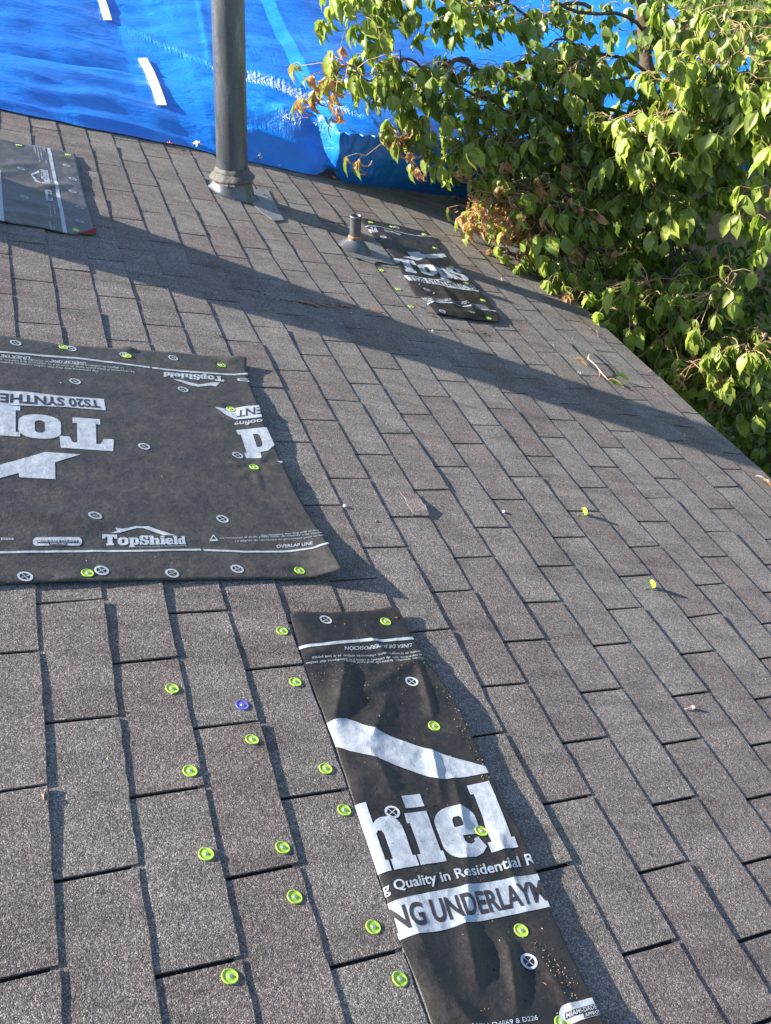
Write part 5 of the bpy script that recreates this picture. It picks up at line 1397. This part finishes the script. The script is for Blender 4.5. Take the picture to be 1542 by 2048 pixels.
# boughs: photo points with the distance from the camera; kind: g green, b brown tips
boughs = [
 ([(1285, 60, 6.1), (1180, 15, 5.9), (1040, -8, 5.6), (900, -14, 5.4), (800, -12, 5.2), (730, -4, 5.1), (680, 10, 5.0)], 0.65, 'g'),
 ([(1180, 15, 5.9), (1080, 25, 5.7), (1000, 20, 5.5), (920, 15, 5.4)], 0.7, 'g'),
 ([(1300, 160, 6.1), (1200, 95, 5.9), (1110, 90, 5.7), (1060, 98, 5.5)], 0.8, 'g'),
 ([(1300, 230, 6.0), (1170, 160, 5.8), (1040, 135, 5.5), (940, 130, 5.3), (850, 142, 5.2), (775, 152, 5.1), (715, 145, 5.0), (660, 142, 4.95)], 0.85, 'gb'),
 ([(940, 125, 5.3), (880, 140, 5.2), (805, 130, 5.1), (800, 100, 5.05)], 0.4, 'g'),
 ([(1300, 260, 6.0), (1150, 200, 5.8), (1030, 185, 5.5), (930, 180, 5.35), (865, 192, 5.3), (815, 232, 5.25), (795, 270, 5.2)], 0.8, 'gb2'),
 ([(1310, 300, 6.0), (1190, 240, 5.7), (1080, 215, 5.5), (1000, 215, 5.4), (950, 225, 5.35)], 0.9, 'g'),
 ([(1310, 330, 6.0), (1200, 285, 5.7), (1090, 265, 5.5), (1010, 268, 5.4), (950, 285, 5.3), (910, 305, 5.25)], 1.0, 'g'),
 ([(1310, 360, 6.0), (1220, 320, 5.7), (1130, 300, 5.5), (1050, 300, 5.4), (1000, 320, 5.3)], 1.1, 'b3'),
 ([(1315, 380, 6.0), (1230, 350, 5.7), (1150, 345, 5.5), (1080, 360, 5.4), (1020, 385, 5.3), (975, 405, 5.25)], 1.2, 'bb'),
 ([(1315, 400, 6.0), (1200, 400, 5.7), (1120, 430, 5.5), (1090, 470, 5.4), (1110, 520, 5.3)], 1.0, 'gb3'),
 ([(1315, 400, 6.0), (1200, 390, 5.8), (1100, 395, 5.6), (1030, 400, 5.45), (985, 412, 5.4)], 1.7, 'bb'),
 ([(1200, 390, 5.8), (1120, 440, 5.6), (1060, 445, 5.5), (1005, 440, 5.45)], 1.5, 'bb'),
 ([(1120, 440, 5.6), (1110, 490, 5.5), (1120, 535, 5.4), (1150, 575, 5.35), (1190, 605, 5.3)], 1.3, 'gb3'),
 ([(1315, 420, 6.4), (1200, 380, 6.3), (1080, 355, 6.2), (990, 360, 6.1)], 1.6, 'd'),
 ([(1315, 450, 6.4), (1220, 430, 6.3), (1130, 455, 6.2), (1060, 430, 6.2)], 1.5, 'd'),
 ([(1330, 480, 6.4), (1250, 520, 6.3), (1190, 555, 6.2), (1230, 640, 6.1)], 1.5, 'd'),
 ([(1315, 350, 6.0), (1260, 270, 5.6), (1330, 255, 5.3), (1300, 262, 5.2)], 1.0, 'g'),
 ([(1300, 180, 6.1), (1220, 150, 5.7), (1160, 130, 5.5), (1100, 150, 5.4)], 0.9, 'g'),
 ([(1285, 60, 6.1), (1350, 30, 5.9), (1390, 60, 5.6), (1360, 40, 5.5)], 0.9, 'g'),
 ([(1290, 100, 6.1), (1380, 80, 6.0), (1450, 40, 5.7), (1490, 55, 5.4), (1460, 70, 5.3)], 0.55, 'g'),
 ([(1300, 200, 6.1), (1380, 150, 5.7), (1450, 120, 5.3), (1500, 70, 5.0)], 0.5, 'g'),
 ([(1305, 230, 6.1), (1400, 180, 5.6), (1450, 135, 5.2), (1420, 150, 5.1), (1370, 160, 5.1), (1340, 165, 5.1)], 1.1, 'gy'),
 ([(1305, 260, 6.1), (1400, 220, 5.6), (1480, 190, 5.2), (1542, 180, 5.0), (1600, 170, 4.9)], 1.25, 'g'),
 ([(1305, 300, 6.1), (1400, 260, 5.6), (1470, 240, 5.2), (1542, 225, 5.0), (1600, 215, 4.9)], 1.2, 'g'),
 ([(1310, 330, 6.1), (1380, 290, 5.6), (1420, 275, 5.3), (1390, 280, 5.2), (1350, 290, 5.2)], 1.1, 'g'),
 ([(1310, 350, 6.1), (1250, 262, 5.4), (1230, 255, 5.3), (1290, 262, 5.25)], 1.0, 'g'),
 ([(1310, 420, 6.1), (1290, 390, 5.7), (1310, 375, 5.5), (1350, 400, 5.4)], 0.8, 'g'),
 ([(1320, 400, 6.1), (1430, 330, 5.7), (1500, 290, 5.3), (1560, 280, 5.0)], 0.7, 'g'),
 ([(1560, 330, 5.4), (1520, 350, 5.3), (1490, 375, 5.2), (1500, 400, 5.2)], 0.8, 'g'),
 ([(1600, 400, 5.0), (1560, 420, 4.9), (1530, 425, 4.85)], 1.2, 'g'),
 ([(1315, 430, 6.2), (1230, 480, 5.8), (1170, 520, 5.5), (1150, 570, 5.35), (1175, 610, 5.3)], 0.9, 'gb3'),
 ([(1315, 450, 6.2), (1290, 530, 6.0), (1260, 560, 5.8), (1240, 570, 5.7)], 0.9, 'd'),
 ([(1330, 450, 6.3), (1370, 540, 6.1), (1340, 560, 5.9), (1300, 590, 5.8)], 1.1, 'd'),
 ([(1330, 450, 6.3), (1400, 540, 6.2), (1460, 540, 6.0), (1520, 550, 5.8)], 0.9, 'd'),
 ([(1330, 480, 6.3), (1400, 600, 6.2), (1460, 620, 6.0), (1540, 610, 5.9)], 1.1, 'd'),
 ([(1330, 480, 6.3), (1370, 640, 6.1), (1400, 690, 5.9), (1470, 680, 5.8)], 1.2, 'd'),
 ([(1330, 500, 6.3), (1350, 700, 6.2), (1390, 745, 5.9), (1430, 740, 5.8), (1400, 745, 5.6)], 1.2, 'd'),
 ([(1330, 500, 6.3), (1300, 600, 6.1), (1290, 640, 6.0), (1330, 670, 5.9)], 0.9, 'd'),
 ([(1330, 470, 6.0), (1350, 540, 5.6), (1340, 570, 5.4), (1300, 575, 5.3), (1260, 580, 5.25)], 1.0, 'g'),
 ([(1330, 470, 6.0), (1420, 540, 5.6), (1470, 560, 5.4), (1440, 590, 5.3), (1400, 600, 5.25)], 0.9, 'g'),
 ([(1340, 500, 6.0), (1400, 620, 5.6), (1450, 690, 5.4), (1420, 720, 5.3), (1400, 735, 5.25)], 1.1, 'gb3'),
 ([(1340, 500, 6.0), (1480, 640, 5.6), (1530, 680, 5.3), (1500, 700, 5.25), (1460, 700, 5.2)], 1.0, 'g'),
 ([(1340, 500, 6.0), (1330, 600, 5.7), (1310, 640, 5.45), (1330, 660, 5.4), (1350, 670, 5.35)], 0.8, 'gb3'),
 ([(1450, 690, 5.5), (1500, 770, 5.4), (1480, 800, 5.35), (1440, 790, 5.3)], 0.7, 'g'),
 ([(1200, 390, 5.8), (1160, 420, 5.6), (1130, 400, 5.4), (1090, 385, 5.3)], 1.2, 'b3'),
 ([(1400, 690, 6.2), (1480, 730, 6.0), (1540, 720, 5.9), (1600, 720, 5.8)], 1.0, 'd'),
 ([(1400, 745, 6.2), (1450, 790, 6.0), (1500, 800, 5.9), (1560, 790, 5.8)], 0.9, 'd'),
 ([(1330, 480, 6.5), (1200, 560, 6.4), (1180, 640, 6.3), (1230, 700, 6.2)], 0.8, 'd'),
 ([(1330, 520, 6.6), (1280, 700, 6.5), (1330, 770, 6.4), (1390, 800, 6.2)], 0.9, 'd'),
]
TR_ = random.Random(21)
allv = []          # (dist, verts, tone, dry)
twigs = MB(); limbs = []
sunw = SUN_W
TIPT = [0.0]
def compound(pos, outw, dist, kind, scale, lush):
    """a hanging compound leaf: stalk plus 3-5 drooping leaflets"""
    r = TR_
    nl = r.choice((3, 3, 5, 5, 5))
    st_len = r.uniform(0.05, 0.11)
    d = (outw + Vector((r.uniform(-.7, .7), r.uniform(-.7, .7), r.uniform(-0.3, .5)))).normalized()
    e = pos + d * st_len + Vector((0, 0, -0.015))
    twigs.tube([tl(pos), tl(pos.lerp(e, .5) + Vector((0, 0, .012))), tl(e)], [.0018, .0015, .0012], 4)
    for k in range(nl):
        t = k / max(1, nl - 1)
        base_ = pos.lerp(e, 0.45 + 0.55 * (1 - abs(t - 0.5) * 1.4) if nl > 3 else 1.0)
        ang = (t - 0.5) * r.uniform(1.6, 2.6)
        dd = Vector((d.x * math.cos(ang) - d.y * math.sin(ang), d.x * math.sin(ang) + d.y * math.cos(ang), 0)).normalized()
        dry = False
        if kind == 'b' : dry = r.random() < 0.8
        dn = r.uniform(0.9, 2.2) if kind != 'd' else r.uniform(0.4, 1.6)
        dd = (dd + Vector((0, 0, -dn))).normalized()
        L = 0.85 * scale * r.choice((r.uniform(0.05, 0.09), r.uniform(0.08, 0.125), r.uniform(0.09, 0.135))) * (1.05 if dry else 1)
        # face roughly outward from the tree's crown and up
        up = (Vector((r.uniform(-.7, .7), r.uniform(-.7, .7), 0.6)) + Vector((d.x, d.y, 0)) * 0.4 + SUN_W * 0.9)
        up = (up - dd * up.dot(dd)).normalized()
        y = up.cross(dd).normalized()
        mt = Matrix(((dd.x, y.x, up.x), (dd.y, y.y, up.y), (dd.z, y.z, up.z)))
        src = r.choice(DRY if dry else LEAFS)
        vv = [mt @ (Vector(q) * L) + base_ for q in src[0]]
        tone = r.betavariate(2, 2)
        if kind == 'y' and r.random() < 0.4: tone = 1.8
        if kind == 'd': tone *= 0.7  # inner leaves toned darker, standing in for crown shade
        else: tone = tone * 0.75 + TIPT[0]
        allv.append(((base_ - CAM_W).length / L, vv, src[1], tone if not dry else r.random(), dry))
CROWN = P3(1330, 300, 6.6)
for pts_, dens, kind in boughs:
    W_ = [P3(*p) for p in pts_]
    fine = []
    for a, b in zip(W_[:-1], W_[1:]):
        for i in range(6): fine.append(a.lerp(b, i / 6))
    fine.append(W_[-1])
    fine = [p + Vector((0, 0, 0.03 * math.sin(i * 0.7))) + Vector((0.015 * nz(i * .5, 1), 0.015 * nz(i * .5, 2), 0)) for i, p in enumerate(fine)]
    n = len(fine)
    m = MB(); m.tube([tl(p) for p in fine], [lerp(0.010, 0.0028, i / n) for i in range(n)], 5)
    m.build('bough', M['bark'], tr)
    L = sum((fine[i+1] - fine[i]).length for i in range(n - 1))
    N_ = int(L / 0.0215 * dens)
    for q in range(N_):
        t = (q + TR_.random()) / N_
        if t < 0.14: continue
        k = min(int(t * (n - 1)), n - 2); p = fine[k].lerp(fine[k+1], t * (n - 1) - k)
        dirv = (fine[k+1] - fine[k]).normalized()
        kd = 'g'; TIPT[0] = 0.42 * sstep(0.35, 1.0, t)  # tips toned lighter: yellower young leaves, plus sunlit contrast put into the colour
        if kind == 'd': kd = 'd'
        elif kind == 'gb' and t > 0.86: kd = 'b'
        elif kind == 'gb2' and t > 0.86: kd = 'b'
        elif kind == 'bb' and t > 0.42 and TR_.random() < 0.92: kd = 'b'
        elif kind == 'b3' and 0.3 < t and TR_.random() < 0.35: kd = 'b'
        elif kind == 'gb3' and TR_.random() < 0.22: kd = 'b'
        elif kind == 'gy' and t > 0.7: kd = 'y'
        # a short side twig, then the leaf
        off = Vector((TR_.gauss(0, .06), TR_.gauss(0, .06), TR_.gauss(-0.02, .05)))
        q_ = p + off + dirv * 0.03
        twigs.tube([tl(p), tl(p.lerp(q_, .6) + Vector((0, 0, .01))), tl(q_)], [.0024, .002, .0016], 4)
        outw = (dirv * 0.5 + Vector((off.x, off.y, 0)).normalized() * 0.8)
        for _ in range(2 if TR_.random() < 0.6 else 1):
            compound(q_, outw, 0, kd, 1.0 if kd != 'd' else 0.9, dens)
# inner, shaded crown mass behind the boughs
inner = []; TIPT[0] = 0.0
for _ in range(1000):
    px = TR_.gauss(1300, 110); py = TR_.uniform(-60, 880)
    if py > 560: px += (py - 560) * 0.30
    if px < 1010 + max(0, 80 - py) * 0.8: continue
    if 330 < py < 560 and 1390 < px < 1490 and TR_.random() < 0.9: continue
    if px > 1380 and py < 130: continue
    if py < 260 and TR_.random() < 0.8: continue
    if py > 300 and px < 1000 + (py - 300) * 0.95: continue
    ds = TR_.uniform(6.1, 6.8)
    p = P3(px, py, ds)
    if p.z < 0.15: continue
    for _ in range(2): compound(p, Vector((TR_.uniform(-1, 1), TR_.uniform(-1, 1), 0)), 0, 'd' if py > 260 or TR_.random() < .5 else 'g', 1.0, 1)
allv.sort(key=lambda a: a[0])
print('leaflets', len(allv))
rest = MB(); restd = MB()
for i, (k, vv, ff, tone, dry) in enumerate(allv):
    if i < 300:
        o_ = vv[0]
        o = mesh_obj('leaf', [q - o_ for q in vv], ff, M['leaf_dry' if dry else 'leaf'], tr, smooth=True, col=[tone] * len(ff))
        o.location = tl(o_)
    else:
        (restd if dry else rest).add([tl(q) for q in vv], ff, 0, tone)
def stuff(o): o['kind'] = 'stuff'; return o
stuff(rest.build('foliage', M['leaf'], tr, True, True))
if restd.v: stuff(restd.build('dried_foliage', M['leaf_dry'], tr, True, True))
stuff(twigs.build('twigs', M['twig'], tr))

# ================================================================ GROUND COVER, LITTER, HOSE
def litter(n, x0, x1, y0, y1, seed):
    r = random.Random(seed); a = MB()
    for _ in range(n):
        x, y = r.uniform(x0, x1), r.uniform(y0, y1)
        L = r.uniform(0.05, 0.11); src = r.choice(DRY + LEAFS[:3])
        mt = Matrix.Rotation(r.uniform(0, 6.28), 3, 'Z') @ Matrix.Rotation(r.uniform(-.5, .5), 3, 'X') @ Matrix.Rotation(r.uniform(-.4, .3), 3, 'Y')
        a.add([mt @ (Vector(q) * L) + Vector((x, y, gz(x, y) + r.uniform(0.01, 0.06))) for q in src[0]], src[1], 0, r.random())
    o = a.build('leaf_litter', M['leaf_dry'], None, True, True)
    return tag(o, 'dead brown leaves covering the ground below the eave', None, None, 'stuff')
litter(2600, 2.2, 7.5, 1.0, 4.4, 4)
def shrub(name, label, cat, cx, cy, r_, h, n, seed, tone=0.3, group=None, scale=1.0):
    r = random.Random(seed); base_ = Vector((cx, cy, 0))
    root = empty(name, Matrix.Translation(base_), label, cat, group)
    m = MB(); mb = MB()
    for k in range(9):
        a = r.uniform(0, 6.28); tip = Vector((r_ * .8 * math.cos(a) * r.random(), r_ * .8 * math.sin(a) * r.random(), h * r.uniform(.6, 1)))
        m.tube([(0, 0, 0), tip * .5 + Vector((0, 0, .05)), tip], [.012, .008, .004], 5)
    m.build('stems', M['bark'], root)
    for _ in range(n):
        u = r.random() ** 0.4; a = r.uniform(0, 6.28); ph = r.uniform(-0.2, 1)
        p = Vector((r_ * u * math.cos(a), r_ * u * math.sin(a), h * (0.25 + 0.75 * max(0, ph) * u) + r.uniform(-.05, .05)))
        dd = (Vector((p.x, p.y, 0)) * 1.0 + Vector((r.uniform(-.4, .4), r.uniform(-.4, .4), r.uniform(-.9, .2)))).normalized()
        up = Vector((r.uniform(-.6, .6), r.uniform(-.6, .6), 1)); up = (up - dd * up.dot(dd)).normalized(); y = up.cross(dd)
        mt = Matrix(((dd.x, y.x, up.x), (dd.y, y.y, up.y), (dd.z, y.z, up.z))); L = scale * r.uniform(.06, .12); src = r.choice(LEAFS)
        mb.add([mt @ (Vector(q) * L) + p for q in src[0]], src[1], 0, tone * r.uniform(0.3, 1.6))
    o = mb.build('foliage', M['leaf'], root, True, True); o['kind'] = 'stuff'
shrub('shrub', 'dark leafy shrub on the ground below the eave, right of centre', 'shrub', 3.1, 3.4, 0.7, 1.3, 700, 1, .3)
shrub('shrub', 'green leafy shrub at the foot of the tan wall, by the picture\'s right edge', 'shrub', 4.6, 3.6, 0.75, 1.3, 800, 2, .4)
shrub('shrub', 'low shaded shrub under the tree nearest the eave', 'shrub', 3.3, 2.3, 0.6, 1.0, 600, 3, .3)
# lawn blades beyond the wing
r = random.Random(8); gb = MB()
for _ in range(9000):
    x, y = r.uniform(9, 26), r.uniform(9, 36); h = r.uniform(.08, .25); a = r.uniform(0, 6.28); w = .02; lx, ly = r.uniform(-.08, .08), r.uniform(-.08, .08)
    z = gz(x, y)
    gb.add([(x - w * math.cos(a), y - w * math.sin(a), z), (x + w * math.cos(a), y + w * math.sin(a), z), (x + lx, y + ly, z + h)], [(0, 1, 2)], 0, r.random())
tag(gb.build('lawn_grass', M['grass'], None, False, True), 'tall sunlit grass beyond the tarped wing', None, None, 'stuff')
shrub('bush', 'dark bush standing on the lawn beyond the tarped wing', 'bush', 13.5, 17.5, 1.6, 1.6, 1600, 5, .4, None, 2.2)
shrub('bush', 'sunlit bush on the lawn at the picture\'s top right corner', 'bush', 17.0, 19.0, 1.5, 1.3, 1300, 6, .9, None, 2.2)
# garden hose loops
m = MB()
def hp(px, py, dz=0.02):
    d = (MR.to_3x3() @ ray(px, py)); k = (dz - CAM_W.z) / d.z; return CAM_W + d * k
h1 = [hp(1700, 860), hp(1600, 858, .05), hp(1542, 862, .08), hp(1515, 868, .06), hp(1512, 874, .03), hp(1540, 884, .04), hp(1600, 890), hp(1700, 900)]
h2 = [hp(1700, 878), hp(1600, 874, .05), hp(1545, 871, .05), hp(1512, 868, .04), hp(1520, 876), hp(1545, 886), hp(1600, 900), hp(1700, 930)]
def smooth(P_, n=8):
    out = []
    for i in range(len(P_) - 1):
        p0 = P_[max(i-1, 0)]; p1 = P_[i]; p2 = P_[i+1]; p3 = P_[min(i+2, len(P_)-1)]
        for k in range(n):
            t = k / n
            out.append(0.5 * ((2*p1) + (p2-p0)*t + (2*p0-5*p1+4*p2-p3)*t*t + (-p0+3*p1-3*p2+p3)*t*t*t))
    out.append(P_[-1]); return out
m.tube(smooth(h1), .011, 8); m.tube([p + Vector((0.02, 0.03, 0.02)) for p in smooth(h2)], .011, 8)
tag(m.build('garden_hose', M['hose'], None, True), 'green garden hose looped on the leaf-strewn ground at the right edge', 'hose')
